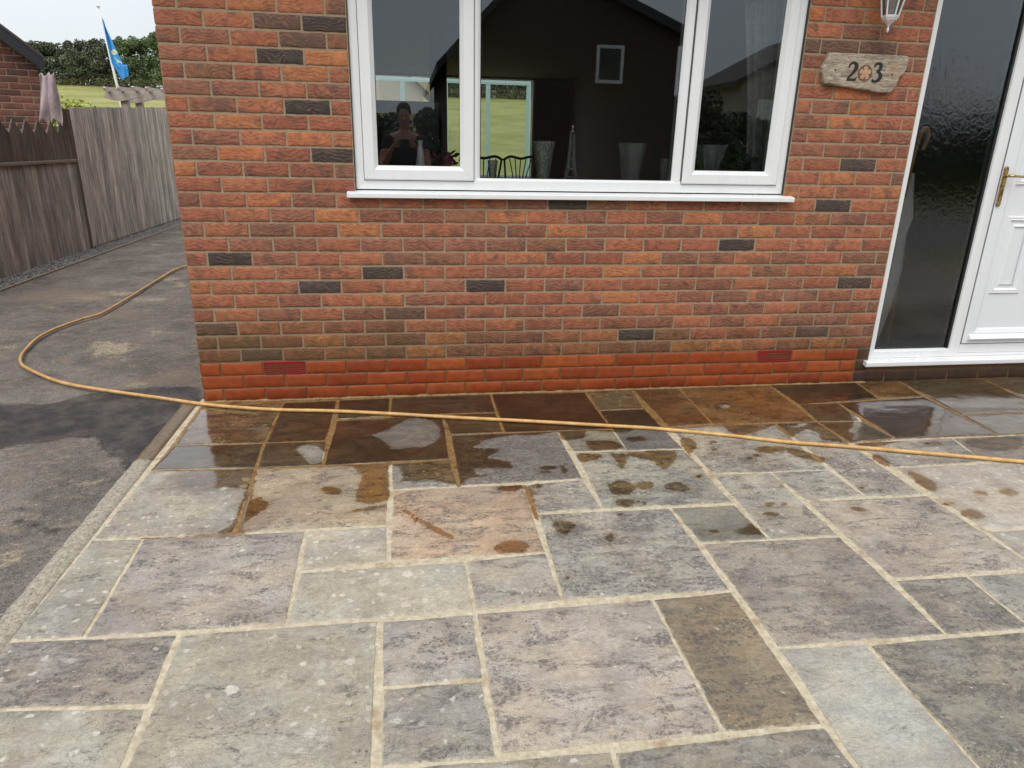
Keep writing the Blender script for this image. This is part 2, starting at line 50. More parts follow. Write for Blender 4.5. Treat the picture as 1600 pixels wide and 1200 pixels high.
WET = [[[-0.005, -0.077], [-0.001, 0.013], [3.988, 0.054], [4.304, 0.093], [6.179, 0.194], [5.701, -0.949], [4.851, -0.875], [4.187, -0.88], [3.61, -0.865], [3.341, -0.891], [3.322, -0.893], [3.21, -0.841], [3.236, -0.752], [3.203, -0.697], [3.078, -0.796], [3.046, -0.759], [3.068, -0.63], [2.802, -0.768], [2.776, -0.69], [2.781, -0.616], [2.631, -0.624], [2.509, -0.629], [2.492, -0.61], [2.403, -0.623], [2.323, -0.59], [2.253, -0.647], [2.198, -0.659], [2.19, -0.641], [2.03, -0.617], [1.998, -0.697], [1.918, -0.721], [1.877, -0.685], [1.886, -0.611], [1.761, -0.637], [1.641, -0.625], [1.502, -0.672], [1.434, -0.758], [1.571, -0.787], [1.491, -0.874], [1.583, -0.939], [1.586, -1.0], [1.412, -0.989], [1.413, -1.038], [1.512, -1.064], [1.382, -1.082], [1.336, -1.156], [1.194, -1.08], [1.1, -1.083], [1.07, -1.095], [1.105, -1.046], [1.068, -0.933], [1.039, -0.897], [1.031, -0.936], [1.043, -1.238], [0.976, -1.272], [0.897, -1.244], [0.91, -1.14], [0.913, -1.001], [0.865, -0.905], [0.737, -0.899], [0.558, -0.893], [0.457, -0.896], [0.463, -0.973], [0.487, -1.173], [0.52, -1.165], [0.566, -1.224], [0.538, -1.301], [0.489, -1.377], [0.52, -1.445], [0.475, -1.453], [0.315, -1.451], [0.141, -1.442], [0.137, -1.433], [0.31, -1.435], [0.406, -1.423], [0.454, -1.358], [0.449, -1.222], [0.447, -1.09], [0.36, -1.058], [0.278, -1.072], [0.167, -1.043], [0.102, -0.995], [0.068, -0.925], [0.141, -0.889], [-0.003, -0.861], [0.0, -0.584]], [[0.76, -1.099], [0.785, -1.096], [0.809, -1.104], [0.833, -1.123], [0.844, -1.144], [0.841, -1.168], [0.826, -1.179], [0.799, -1.179], [0.777, -1.16], [0.758, -1.121]], [[0.86, -1.337], [0.882, -1.32], [0.909, -1.307], [0.941, -1.298], [0.977, -1.288], [1.018, -1.278], [1.038, -1.283], [1.039, -1.304], [1.019, -1.316], [0.979, -1.321], [0.943, -1.325], [0.91, -1.329], [0.883, -1.335], [0.86, -1.342]], [[1.191, -0.891], [1.24, -0.909], [1.266, -0.941], [1.269, -0.984], [1.271, -1.027], [1.271, -1.068], [1.26, -1.079], [1.238, -1.059], [1.219, -1.03], [1.204, -0.993], [1.189, -0.951], [1.174, -0.906]], [[1.069, -1.274], [1.103, -1.323], [1.143, -1.377], [1.188, -1.438], [1.233, -1.492], [1.278, -1.541], [1.296, -1.57], [1.289, -1.582], [1.273, -1.576], [1.247, -1.552], [1.213, -1.512], [1.169, -1.454], [1.129, -1.395], [1.091, -1.333], [1.067, -1.289], [1.057, -1.263]], [[1.42, -1.648], [1.429, -1.627], [1.448, -1.612], [1.476, -1.603], [1.503, -1.601], [1.529, -1.606], [1.548, -1.618], [1.558, -1.637], [1.56, -1.654], [1.553, -1.667], [1.538, -1.679], [1.514, -1.689], [1.487, -1.693], [1.457, -1.691], [1.435, -1.683], [1.422, -1.667]], [[1.512, -1.173], [1.581, -1.161], [1.613, -1.167], [1.607, -1.191], [1.59, -1.211], [1.565, -1.227], [1.543, -1.23], [1.523, -1.22], [1.505, -1.206], [1.486, -1.188]], [[1.618, -1.169], [1.633, -1.19], [1.639, -1.237], [1.637, -1.309], [1.634, -1.381], [1.63, -1.452], [1.624, -1.48], [1.615, -1.465], [1.609, -1.429], [1.607, -1.37], [1.607, -1.297], [1.609, -1.206]], [[1.92, -0.601], [1.993, -0.613], [2.022, -0.64], [2.005, -0.68], [1.977, -0.707], [1.937, -0.721], [1.909, -0.722], [1.893, -0.71], [1.885, -0.677], [1.884, -0.623]], [[2.014, -0.732], [2.11, -0.741], [2.158, -0.774], [2.157, -0.827], [2.11, -0.852], [2.018, -0.85], [1.98, -0.831], [1.995, -0.794], [1.994, -0.763], [1.975, -0.739]], [[1.942, -0.876], [2.011, -0.883], [2.037, -0.902], [2.019, -0.933], [1.997, -0.952], [1.969, -0.96], [1.944, -0.97], [1.924, -0.984], [1.912, -0.962], [1.909, -0.903]], [[2.094, -0.892], [2.147, -0.897], [2.151, -0.945], [2.11, -1.031], [2.087, -1.067], [2.082, -1.058], [2.081, -1.028], [2.084, -0.977], [2.082, -0.935], [2.073, -0.905]], [[2.223, -0.884], [2.362, -0.884], [2.42, -0.902], [2.394, -0.937], [2.374, -0.97], [2.359, -1.002], [2.333, -1.039], [2.296, -1.083], [2.276, -1.096], [2.27, -1.081], [2.265, -1.052], [2.263, -1.011], [2.237, -0.975], [2.188, -0.946], [2.16, -0.92], [2.156, -0.896]], [[2.006, -1.184], [2.038, -1.176], [2.065, -1.181], [2.086, -1.201], [2.087, -1.235], [2.069, -1.283], [2.041, -1.307], [2.001, -1.308], [1.977, -1.295], [1.97, -1.267], [1.972, -1.237], [1.983, -1.204]], [[2.122, -1.199], [2.167, -1.198], [2.183, -1.214], [2.171, -1.247], [2.149, -1.264], [2.116, -1.266], [2.1, -1.25], [2.1, -1.217]], [[2.228, -1.226], [2.267, -1.209], [2.298, -1.218], [2.321, -1.253], [2.324, -1.28], [2.307, -1.3], [2.285, -1.306], [2.256, -1.297], [2.233, -1.279], [2.217, -1.249]], [[1.974, -1.343], [2.002, -1.334], [2.025, -1.339], [2.043, -1.359], [2.044, -1.379], [2.03, -1.4], [2.006, -1.408], [1.975, -1.405], [1.959, -1.389], [1.959, -1.362]], [[1.681, -1.487], [1.712, -1.48], [1.738, -1.487], [1.761, -1.51], [1.763, -1.532], [1.745, -1.554], [1.726, -1.573], [1.708, -1.588], [1.693, -1.583], [1.68, -1.558], [1.672, -1.532], [1.668, -1.505]], [[1.863, -1.604], [1.878, -1.593], [1.888, -1.598], [1.893, -1.62], [1.888, -1.638], [1.872, -1.651], [1.86, -1.654], [1.851, -1.647], [1.848, -1.635], [1.853, -1.618]], [[1.696, -1.188], [1.692, -1.195], [1.686, -1.201], [1.678, -1.206], [1.67, -1.208], [1.661, -1.206], [1.654, -1.202], [1.65, -1.195], [1.646, -1.189], [1.644, -1.182], [1.645, -1.175], [1.649, -1.168], [1.655, -1.163], [1.663, -1.16], [1.671, -1.159], [1.679, -1.158], [1.685, -1.161], [1.689, -1.167], [1.693, -1.174], [1.697, -1.181]], [[1.662, -1.258], [1.66, -1.263], [1.656, -1.266], [1.65, -1.266], [1.645, -1.266], [1.641, -1.263], [1.637, -1.262], [1.631, -1.262], [1.627, -1.259], [1.625, -1.253], [1.625, -1.248], [1.629, -1.243], [1.633, -1.239], [1.639, -1.235], [1.645, -1.232], [1.654, -1.23], [1.657, -1.234], [1.655, -1.243], [1.656, -1.25], [1.661, -1.253]], [[2.073, -1.366], [2.069, -1.37], [2.066, -1.373], [2.063, -1.376], [2.06, -1.378], [2.056, -1.378], [2.054, -1.377], [2.053, -1.373], [2.053, -1.369], [2.053, -1.365], [2.055, -1.36], [2.057, -1.355], [2.06, -1.351], [2.063, -1.348], [2.066, -1.348], [2.068, -1.351], [2.07, -1.353], [2.072, -1.355], [2.074, -1.358], [2.074, -1.362]], [[2.095, -1.393], [2.092, -1.399], [2.088, -1.404], [2.084, -1.408], [2.081, -1.408], [2.079, -1.406], [2.077, -1.403], [2.076, -1.4], [2.076, -1.396], [2.078, -1.39], [2.08, -1.386], [2.082, -1.382], [2.084, -1.379], [2.087, -1.376], [2.089, -1.376], [2.091, -1.377], [2.093, -1.377], [2.097, -1.377], [2.098, -1.38], [2.097, -1.386]], [[1.979, -1.467], [1.974, -1.47], [1.969, -1.472], [1.965, -1.475], [1.96, -1.475], [1.955, -1.474], [1.95, -1.472], [1.946, -1.47], [1.943, -1.467], [1.942, -1.463], [1.943, -1.46], [1.947, -1.457], [1.951, -1.454], [1.956, -1.451], [1.961, -1.451], [1.966, -1.453], [1.97, -1.455], [1.974, -1.457], [1.977, -1.46], [1.98, -1.464]], [[1.665, -1.866], [1.662, -1.873], [1.659, -1.878], [1.653, -1.882], [1.648, -1.884], [1.643, -1.882], [1.64, -1.878], [1.637, -1.874], [1.635, -1.868], [1.633, -1.862], [1.634, -1.857], [1.639, -1.851], [1.643, -1.847], [1.648, -1.844], [1.652, -1.842], [1.657, -1.842], [1.661, -1.845], [1.663, -1.849], [1.665, -1.854], [1.666, -1.86]], [[2.309, -0.751], [2.301, -0.761], [2.289, -0.767], [2.273, -0.77], [2.255, -0.774], [2.235, -0.779], [2.221, -0.776], [2.213, -0.764], [2.206, -0.752], [2.2, -0.741], [2.202, -0.729], [2.213, -0.718], [2.227, -0.711], [2.245, -0.707], [2.263, -0.706], [2.28, -0.708], [2.292, -0.713], [2.301, -0.722], [2.307, -0.732], [2.311, -0.741]], [[1.78, -1.026], [1.779, -1.034], [1.772, -1.038], [1.759, -1.039], [1.746, -1.039], [1.734, -1.038], [1.723, -1.035], [1.711, -1.031], [1.703, -1.025], [1.699, -1.017], [1.701, -1.01], [1.709, -1.004], [1.718, -0.999], [1.729, -0.995], [1.741, -0.995], [1.754, -0.998], [1.765, -1.001], [1.776, -1.006], [1.781, -1.011], [1.78, -1.019]], [[1.833, -1.048], [1.827, -1.063], [1.821, -1.074], [1.815, -1.081], [1.81, -1.086], [1.804, -1.089], [1.801, -1.084], [1.8, -1.073], [1.801, -1.059], [1.804, -1.045], [1.806, -1.027], [1.808, -1.005], [1.813, -0.996], [1.819, -0.998], [1.826, -0.995], [1.833, -0.986], [1.835, -0.991], [1.834, -1.007], [1.834, -1.022], [1.836, -1.034]], [[1.764, -1.06], [1.757, -1.064], [1.75, -1.067], [1.742, -1.069], [1.733, -1.07], [1.723, -1.07], [1.714, -1.068], [1.707, -1.063], [1.701, -1.059], [1.698, -1.053], [1.698, -1.047], [1.7, -1.041], [1.707, -1.039], [1.72, -1.041], [1.73, -1.042], [1.738, -1.042], [1.746, -1.044], [1.756, -1.046], [1.762, -1.05], [1.765, -1.055]], [[2.428, -1.179], [2.425, -1.185], [2.419, -1.19], [2.412, -1.194], [2.405, -1.195], [2.399, -1.194], [2.393, -1.191], [2.388, -1.187], [2.386, -1.182], [2.388, -1.175], [2.39, -1.167], [2.393, -1.16], [2.399, -1.156], [2.407, -1.157], [2.416, -1.156], [2.425, -1.152], [2.43, -1.153], [2.431, -1.16], [2.431, -1.167], [2.43, -1.173]], [[2.506, -0.74], [2.543, -0.774], [2.547, -0.819], [2.518, -0.875], [2.49, -0.914], [2.465, -0.94], [2.455, -0.973], [2.459, -1.013], [2.464, -1.063], [2.47, -1.12], [2.468, -1.144], [2.459, -1.137], [2.453, -1.074], [2.451, -0.949], [2.459, -0.844], [2.477, -0.764]], [[2.849, -0.89], [2.932, -0.891], [2.971, -0.906], [2.968, -0.935], [2.937, -0.956], [2.879, -0.971], [2.836, -0.97], [2.807, -0.954], [2.797, -0.931], [2.804, -0.904]], [[2.99, -0.919], [3.039, -0.945], [3.072, -0.991], [3.09, -1.055], [3.081, -1.088], [3.047, -1.094], [3.009, -1.07], [2.967, -1.016], [2.95, -0.968], [2.96, -0.927]], [[2.365, -1.631], [2.39, -1.625], [2.414, -1.611], [2.436, -1.591], [2.453, -1.588], [2.463, -1.603], [2.465, -1.626], [2.459, -1.657], [2.443, -1.674], [2.417, -1.678], [2.392, -1.675], [2.367, -1.665], [2.354, -1.654], [2.353, -1.64]], [[2.24, -1.607], [2.288, -1.619], [2.309, -1.631], [2.302, -1.64], [2.282, -1.642], [2.248, -1.637], [2.227, -1.626], [2.219, -1.609]], [[2.599, -1.43], [2.636, -1.432], [2.642, -1.441], [2.618, -1.455], [2.6, -1.468], [2.586, -1.479], [2.58, -1.471], [2.581, -1.443]], [[2.912, -1.511], [2.944, -1.505], [2.969, -1.51], [2.987, -1.527], [2.987, -1.543], [2.969, -1.558], [2.949, -1.557], [2.929, -1.54], [2.913, -1.527], [2.902, -1.519]], [[3.415, -0.89], [3.544, -0.887], [3.596, -0.895], [3.57, -0.912], [3.531, -0.929], [3.479, -0.946], [3.429, -0.956], [3.382, -0.958], [3.356, -0.942], [3.353, -0.908]], [[3.362, -1.034], [3.387, -1.044], [3.393, -1.075], [3.381, -1.128], [3.366, -1.157], [3.349, -1.164], [3.335, -1.153], [3.325, -1.123], [3.327, -1.089], [3.341, -1.05]], [[3.383, -1.584], [3.415, -1.579], [3.437, -1.592], [3.451, -1.621], [3.443, -1.643], [3.414, -1.657], [3.386, -1.658], [3.359, -1.645], [3.351, -1.626], [3.362, -1.6]], [[3.412, -1.221], [3.439, -1.249], [3.451, -1.293], [3.446, -1.352], [3.429, -1.396], [3.399, -1.427], [3.377, -1.424], [3.364, -1.389], [3.367, -1.332], [3.387, -1.25]], [[3.703, -1.428], [3.735, -1.426], [3.751, -1.439], [3.752, -1.467], [3.738, -1.488], [3.711, -1.501], [3.687, -1.503], [3.667, -1.493], [3.664, -1.474], [3.679, -1.444]], [[3.56, -1.437], [3.592, -1.438], [3.609, -1.449], [3.613, -1.468], [3.604, -1.482], [3.582, -1.49], [3.564, -1.48], [3.551, -1.451]], [[3.989, -0.908], [4.108, -0.899], [4.207, -0.895], [4.283, -0.897], [4.287, -0.935], [4.218, -1.007], [4.144, -1.05], [4.064, -1.063], [3.999, -1.06], [3.949, -1.041], [3.926, -1.002], [3.929, -0.942]], [[2.252, -0.873], [2.289, -0.87], [2.339, -0.875], [2.402, -0.888], [2.416, -0.921], [2.384, -0.972], [2.347, -1.023], [2.305, -1.072], [2.28, -1.079], [2.27, -1.044], [2.258, -1.002], [2.245, -0.955], [2.237, -0.916], [2.234, -0.889]], [[2.14, -1.202], [2.165, -1.216], [2.172, -1.234], [2.159, -1.255], [2.14, -1.265], [2.116, -1.265], [2.11, -1.247], [2.121, -1.212]], [[2.224, -1.228], [2.261, -1.209], [2.293, -1.218], [2.317, -1.255], [2.32, -1.28], [2.303, -1.295], [2.278, -1.298], [2.244, -1.289], [2.221, -1.273], [2.211, -1.249]], [[3.289, -1.554], [3.284, -1.557], [3.279, -1.56], [3.273, -1.563], [3.267, -1.564], [3.261, -1.564], [3.257, -1.562], [3.256, -1.558], [3.257, -1.554], [3.26, -1.551], [3.262, -1.545], [3.263, -1.538], [3.268, -1.534], [3.277, -1.534], [3.283, -1.535], [3.286, -1.539], [3.29, -1.541], [3.296, -1.542], [3.298, -1.544], [3.294, -1.549]], [[2.546, -1.297], [2.544, -1.3], [2.542, -1.301], [2.539, -1.303], [2.536, -1.303], [2.533, -1.304], [2.53, -1.303], [2.528, -1.301], [2.527, -1.299], [2.526, -1.296], [2.528, -1.293], [2.531, -1.291], [2.535, -1.289], [2.538, -1.288], [2.541, -1.287], [2.543, -1.288], [2.545, -1.289], [2.547, -1.291], [2.547, -1.293], [2.547, -1.295]], [[2.579, -1.308], [2.576, -1.31], [2.574, -1.312], [2.571, -1.313], [2.568, -1.313], [2.566, -1.313], [2.564, -1.312], [2.561, -1.31], [2.561, -1.308], [2.561, -1.306], [2.562, -1.303], [2.564, -1.3], [2.566, -1.298], [2.57, -1.298], [2.573, -1.297], [2.576, -1.298], [2.579, -1.299], [2.581, -1.3], [2.582, -1.302], [2.581, -1.305]], [[3.17, -1.392], [3.166, -1.396], [3.161, -1.399], [3.155, -1.401], [3.15, -1.402], [3.146, -1.4], [3.142, -1.398], [3.14, -1.396], [3.139, -1.392], [3.139, -1.388], [3.141, -1.385], [3.146, -1.381], [3.152, -1.379], [3.157, -1.378], [3.161, -1.378], [3.165, -1.379], [3.168, -1.38], [3.171, -1.382], [3.173, -1.384], [3.172, -1.388]], [[3.094, -1.356], [3.089, -1.359], [3.085, -1.361], [3.08, -1.361], [3.076, -1.362], [3.072, -1.362], [3.069, -1.362], [3.066, -1.36], [3.066, -1.357], [3.069, -1.354], [3.072, -1.351], [3.075, -1.349], [3.078, -1.346], [3.082, -1.344], [3.085, -1.343], [3.088, -1.344], [3.092, -1.345], [3.097, -1.346], [3.098, -1.349], [3.097, -1.353]], [[2.683, -1.464], [2.677, -1.469], [2.67, -1.474], [2.662, -1.477], [2.656, -1.477], [2.65, -1.475], [2.646, -1.472], [2.643, -1.468], [2.642, -1.464], [2.642, -1.459], [2.644, -1.455], [2.65, -1.451], [2.656, -1.447], [2.662, -1.444], [2.669, -1.441], [2.677, -1.44], [2.681, -1.442], [2.683, -1.447], [2.685, -1.453], [2.686, -1.459]], [[2.097, -1.39], [2.093, -1.397], [2.089, -1.403], [2.084, -1.409], [2.08, -1.41], [2.076, -1.407], [2.074, -1.403], [2.073, -1.398], [2.073, -1.392], [2.073, -1.387], [2.074, -1.381], [2.077, -1.374], [2.081, -1.368], [2.086, -1.362], [2.09, -1.361], [2.094, -1.365], [2.097, -1.368], [2.1, -1.371], [2.101, -1.376], [2.1, -1.383]], [[2.654, -0.819], [2.652, -0.827], [2.645, -0.83], [2.634, -0.828], [2.623, -0.83], [2.612, -0.834], [2.608, -0.832], [2.609, -0.824], [2.609, -0.817], [2.607, -0.813], [2.607, -0.807], [2.609, -0.801], [2.615, -0.796], [2.624, -0.794], [2.632, -0.794], [2.64, -0.796], [2.647, -0.798], [2.653, -0.801], [2.656, -0.806], [2.656, -0.812]], [[2.618, -0.902], [2.612, -0.906], [2.606, -0.912], [2.601, -0.919], [2.596, -0.923], [2.59, -0.922], [2.589, -0.918], [2.59, -0.911], [2.59, -0.904], [2.589, -0.899], [2.591, -0.893], [2.596, -0.887], [2.601, -0.882], [2.606, -0.877], [2.612, -0.874], [2.619, -0.872], [2.62, -0.876], [2.616, -0.886], [2.616, -0.893], [2.62, -0.897]], [[2.797, -0.991], [2.792, -0.997], [2.786, -1.001], [2.779, -1.005], [2.772, -1.005], [2.767, -1.004], [2.763, -1.001], [2.76, -0.996], [2.759, -0.992], [2.759, -0.986], [2.762, -0.98], [2.766, -0.975], [2.772, -0.971], [2.778, -0.969], [2.785, -0.969], [2.79, -0.969], [2.796, -0.97], [2.801, -0.973], [2.803, -0.977], [2.8, -0.984]], [[2.748, -1.017], [2.741, -1.02], [2.734, -1.024], [2.729, -1.028], [2.723, -1.03], [2.716, -1.03], [2.711, -1.028], [2.708, -1.024], [2.706, -1.019], [2.706, -1.013], [2.709, -1.008], [2.715, -1.004], [2.721, -1.001], [2.727, -0.997], [2.733, -0.997], [2.738, -0.999], [2.744, -1.001], [2.75, -1.002], [2.753, -1.006], [2.752, -1.012]], [[3.798, -0.948], [3.782, -0.953], [3.767, -0.958], [3.756, -0.961], [3.745, -0.962], [3.735, -0.961], [3.726, -0.958], [3.718, -0.954], [3.714, -0.948], [3.713, -0.94], [3.718, -0.931], [3.727, -0.922], [3.74, -0.917], [3.755, -0.917], [3.77, -0.917], [3.783, -0.916], [3.793, -0.919], [3.801, -0.924], [3.805, -0.932], [3.806, -0.941]], [[2.612, -1.539], [2.601, -1.541], [2.59, -1.544], [2.579, -1.548], [2.566, -1.548], [2.55, -1.545], [2.537, -1.542], [2.526, -1.538], [2.521, -1.533], [2.521, -1.529], [2.523, -1.525], [2.527, -1.521], [2.537, -1.519], [2.551, -1.518], [2.565, -1.518], [2.58, -1.519], [2.592, -1.521], [2.6, -1.526], [2.608, -1.53], [2.614, -1.535]], [[3.406, -1.531], [3.392, -1.534], [3.381, -1.537], [3.373, -1.54], [3.364, -1.541], [3.354, -1.542], [3.345, -1.54], [3.338, -1.536], [3.334, -1.531], [3.336, -1.525], [3.34, -1.519], [3.348, -1.513], [3.358, -1.51], [3.37, -1.509], [3.38, -1.51], [3.387, -1.513], [3.393, -1.515], [3.4, -1.518], [3.405, -1.522], [3.41, -1.527]]]
DRY = [[[0.927, -0.545], [0.974, -0.532], [1.014, -0.499], [1.046, -0.445], [1.081, -0.399], [1.119, -0.361], [1.163, -0.35], [1.214, -0.369], [1.25, -0.406], [1.273, -0.462], [1.281, -0.533], [1.274, -0.617], [1.253, -0.676], [1.22, -0.712], [1.183, -0.727], [1.143, -0.723], [1.103, -0.732], [1.063, -0.753], [1.035, -0.735], [1.016, -0.676], [0.998, -0.628], [0.979, -0.592], [0.953, -0.569], [0.92, -0.558]], [[0.605, -0.661], [0.639, -0.654], [0.673, -0.661], [0.707, -0.681], [0.726, -0.728], [0.73, -0.801], [0.722, -0.845], [0.702, -0.863], [0.677, -0.846], [0.643, -0.793], [0.617, -0.742], [0.597, -0.691]], [[3.122, -0.619], [3.133, -0.649], [3.171, -0.65], [3.235, -0.623], [3.258, -0.619], [3.239, -0.639], [3.207, -0.66], [3.16, -0.68], [3.132, -0.669], [3.122, -0.626]], [[2.908, -0.319], [2.935, -0.315], [2.945, -0.325], [2.936, -0.347], [2.919, -0.363], [2.896, -0.372], [2.887, -0.363], [2.892, -0.335]], [[3.591, -0.53], [3.603, -0.54], [3.598, -0.571], [3.578, -0.623], [3.534, -0.683], [3.467, -0.751], [3.428, -0.78], [3.414, -0.77], [3.434, -0.736], [3.492, -0.675], [3.537, -0.614], [3.569, -0.555]]]
FILM = [[[-0.057, -0.032], [0.335, -0.038], [0.306, -0.398], [0.32, -0.653], [0.362, -1.109], [0.068, -1.05], [-0.033, -0.858]], [[2.44, -0.453], [2.939, -0.427], [3.258, -0.262], [3.804, -0.228], [4.37, -0.1], [5.106, -0.068], [5.367, -0.767], [4.33, -0.888], [3.606, -0.87], [3.321, -0.897], [3.211, -0.84], [3.077, -0.601], [2.722, -0.6]], [[1.046, -0.896], [1.177, -0.909], [1.259, -1.017], [1.325, -1.151], [1.05, -1.155]], [[0.864, -0.902], [1.025, -0.906], [1.042, -1.259], [0.899, -1.263]], [[0.407, -1.107], [0.485, -1.153], [0.565, -1.217], [0.501, -1.396], [0.475, -1.455], [0.437, -1.388]], [[0.741, -0.326], [0.994, -0.304], [1.036, -0.725], [0.894, -0.868], [0.764, -0.855]]]
DWET = [[[-1.292, 0.121], [-1.029, 0.107], [-0.822, 0.078], [-0.756, 0.155], [-0.711, 0.236], [-0.549, 0.3], [-0.394, 0.321], [-0.239, 0.331], [-0.1, 0.284], [-0.003, -0.007], [-0.051, -0.053], [-0.101, -0.931], [-0.094, -0.851], [-0.177, -0.72], [-0.305, -0.6], [-0.402, -0.449], [-0.515, -0.411], [-0.611, -0.481], [-0.704, -0.484], [-0.784, -0.514], [-0.972, -0.508]], [[-0.43, -1.161], [-0.398, -1.147], [-0.368, -1.202], [-0.405, -1.198]], [[-0.328, -1.255], [-0.292, -1.251], [-0.268, -1.286], [-0.304, -1.282]], [[-0.221, -1.307], [-0.174, -1.305], [-0.11, -1.304], [-0.106, -1.34], [-0.148, -1.346], [-0.203, -1.34]], [[-0.371, -1.291], [-0.339, -1.286], [-0.321, -1.316], [-0.351, -1.316]], [[-0.387, -1.241], [-0.365, -1.232], [-0.332, -1.263], [-0.359, -1.276]]]
SAND = [[[-0.747, 1.153], [-0.776, 1.051], [-0.758, 0.894], [-0.886, 0.958], [-1.003, 1.025], [-1.078, 1.177], [-1.135, 1.343], [-1.095, 1.471], [-0.954, 1.415], [-0.814, 1.331]], [[-1.49, 1.273], [-1.516, 1.234], [-1.538, 1.199], [-1.606, 1.203], [-1.657, 1.252], [-1.72, 1.29], [-1.708, 1.33], [-1.674, 1.353], [-1.617, 1.362], [-1.541, 1.329]], [[-1.364, 3.1], [-1.428, 3.039], [-1.444, 2.952], [-1.565, 2.972], [-1.666, 3.034], [-1.736, 3.117], [-1.748, 3.209], [-1.66, 3.245], [-1.557, 3.219], [-1.424, 3.206]], [[-1.635, 2.918], [-1.619, 2.854], [-1.667, 2.831], [-1.721, 2.804], [-1.787, 2.866], [-1.837, 2.928], [-1.874, 3.012], [-1.831, 3.068], [-1.74, 3.044], [-1.678, 2.976]], [[-1.881, 2.549], [-1.887, 2.515], [-1.933, 2.519], [-1.958, 2.502], [-1.992, 2.53], [-2.028, 2.557], [-2.034, 2.591], [-2.009, 2.612], [-1.963, 2.585], [-1.929, 2.577]], [[-2.137, 6.465], [-2.15, 6.387], [-2.192, 6.334], [-2.268, 6.356], [-2.33, 6.399], [-2.372, 6.463], [-2.409, 6.553], [-2.333, 6.568], [-2.274, 6.601], [-2.216, 6.523]], [[-0.451, 0.381], [-0.441, 0.354], [-0.451, 0.33], [-0.482, 0.334], [-0.508, 0.361], [-0.529, 0.388], [-0.531, 0.416], [-0.513, 0.43], [-0.487, 0.427], [-0.457, 0.411]], [[-0.721, 1.621], [-0.71, 1.571], [-0.738, 1.546], [-0.782, 1.577], [-0.816, 1.59], [-0.84, 1.629], [-0.866, 1.685], [-0.827, 1.699], [-0.788, 1.701], [-0.741, 1.673]], [[-1.232, 3.876], [-1.24, 3.769], [-1.272, 3.705], [-1.335, 3.719], [-1.404, 3.774], [-1.449, 3.883], [-1.496, 4.018], [-1.448, 4.076], [-1.38, 4.082], [-1.314, 3.967]], [[-1.645, 1.652], [-1.617, 1.626], [-1.638, 1.611], [-1.675, 1.615], [-1.707, 1.636], [-1.725, 1.657], [-1.723, 1.676], [-1.716, 1.699], [-1.676, 1.686], [-1.643, 1.674]], [[-1.035, 2.795], [-1.056, 2.738], [-1.136, 2.727], [-1.212, 2.702], [-1.308, 2.744], [-1.338, 2.81], [-1.36, 2.88], [-1.268, 2.895], [-1.178, 2.913], [-1.056, 2.877]], [[-1.059, 3.514], [-1.055, 3.427], [-1.062, 3.362], [-1.098, 3.364], [-1.148, 3.404], [-1.187, 3.519], [-1.197, 3.612], [-1.203, 3.714], [-1.146, 3.646], [-1.101, 3.622]], [[-0.323, -1.438], [-0.297, -1.405], [-0.256, -1.431], [-0.198, -1.494], [-0.243, -1.516], [-0.278, -1.528]], [[-0.298, -0.934], [-0.27, -0.875], [-0.208, -0.923], [-0.219, -0.982], [-0.267, -0.977]], [[-0.259, -1.567], [-0.241, -1.575], [-0.232, -1.608], [-0.239, -1.607]], [[-0.256, -0.604], [-0.181, -0.575], [-0.173, -0.625], [-0.23, -0.651]], [[-0.486, -0.594], [-0.433, -0.587], [-0.422, -0.636], [-0.468, -0.636]]]
BROWN = [[[-0.572, 0.36], [-0.517, 0.517], [-0.426, 0.661], [-0.327, 0.768], [-0.182, 0.619], [-0.093, 0.299], [-0.24, 0.331], [-0.394, 0.325]], [[-0.611, -0.86], [-0.641, -0.638], [-0.579, -0.445], [-0.488, -0.331], [-0.476, -0.388], [-0.521, -0.578], [-0.535, -0.805], [-0.534, -0.949], [-0.549, -0.986]], [[-1.564, 3.011], [-1.577, 2.789], [-1.703, 2.628], [-1.99, 2.746], [-2.346, 2.739], [-2.476, 3.054], [-2.444, 3.274], [-2.3, 3.41], [-2.044, 3.47], [-1.748, 3.263]], [[-1.022, 2.281], [-1.052, 2.176], [-1.164, 2.083], [-1.413, 2.117], [-1.634, 2.198], [-1.699, 2.32], [-1.638, 2.406], [-1.51, 2.449], [-1.321, 2.509], [-1.125, 2.396]]]
HOSE = [[4.424, -1.357], [4.228, -1.282], [4.025, -1.208], [3.761, -1.116], [3.49, -1.022], [3.203, -0.935], [2.985, -0.866], [2.773, -0.776], [2.503, -0.678], [2.317, -0.617], [1.995, -0.534], [1.666, -0.457], [1.332, -0.375], [0.994, -0.287], [0.736, -0.23], [0.446, -0.188], [0.2, -0.122], [0.0, -0.054], [-0.251, 0.061], [-0.531, 0.187], [-0.789, 0.321], [-0.985, 0.455], [-1.173, 0.632], [-1.302, 0.782], [-1.393, 0.958], [-1.449, 1.144], [-1.507, 1.447], [-1.499, 1.725], [-1.433, 2.007], [-1.364, 2.203], [-1.374, 2.798], [-1.397, 3.554], [-1.414, 4.227], [-1.355, 4.544], [-1.212, 4.885], [-0.948, 5.178]]
DARKB = [[0.773, 1.935], [0.548, 1.778], [0.663, 1.548], [0.77, 1.319], [0.217, 0.793], [1.013, 0.711], [0.653, 0.637], [1.564, 0.633], [2.019, 1.075], [3.665, 1.313], [3.547, 1.088], [3.011, 0.864], [3.771, 0.642], [2.446, 0.335]]
PLUMB = [[1.342, 1.973], [0.55, 1.939], [1.187, 1.989], [0.662, 1.855], [3.528, 0.326], [1.146, 0.525], [0.146, 0.378], [0.304, 0.295], [2.463, 1.926], [3.099, 1.183], [3.617, 1.94], [3.431, 1.933]]
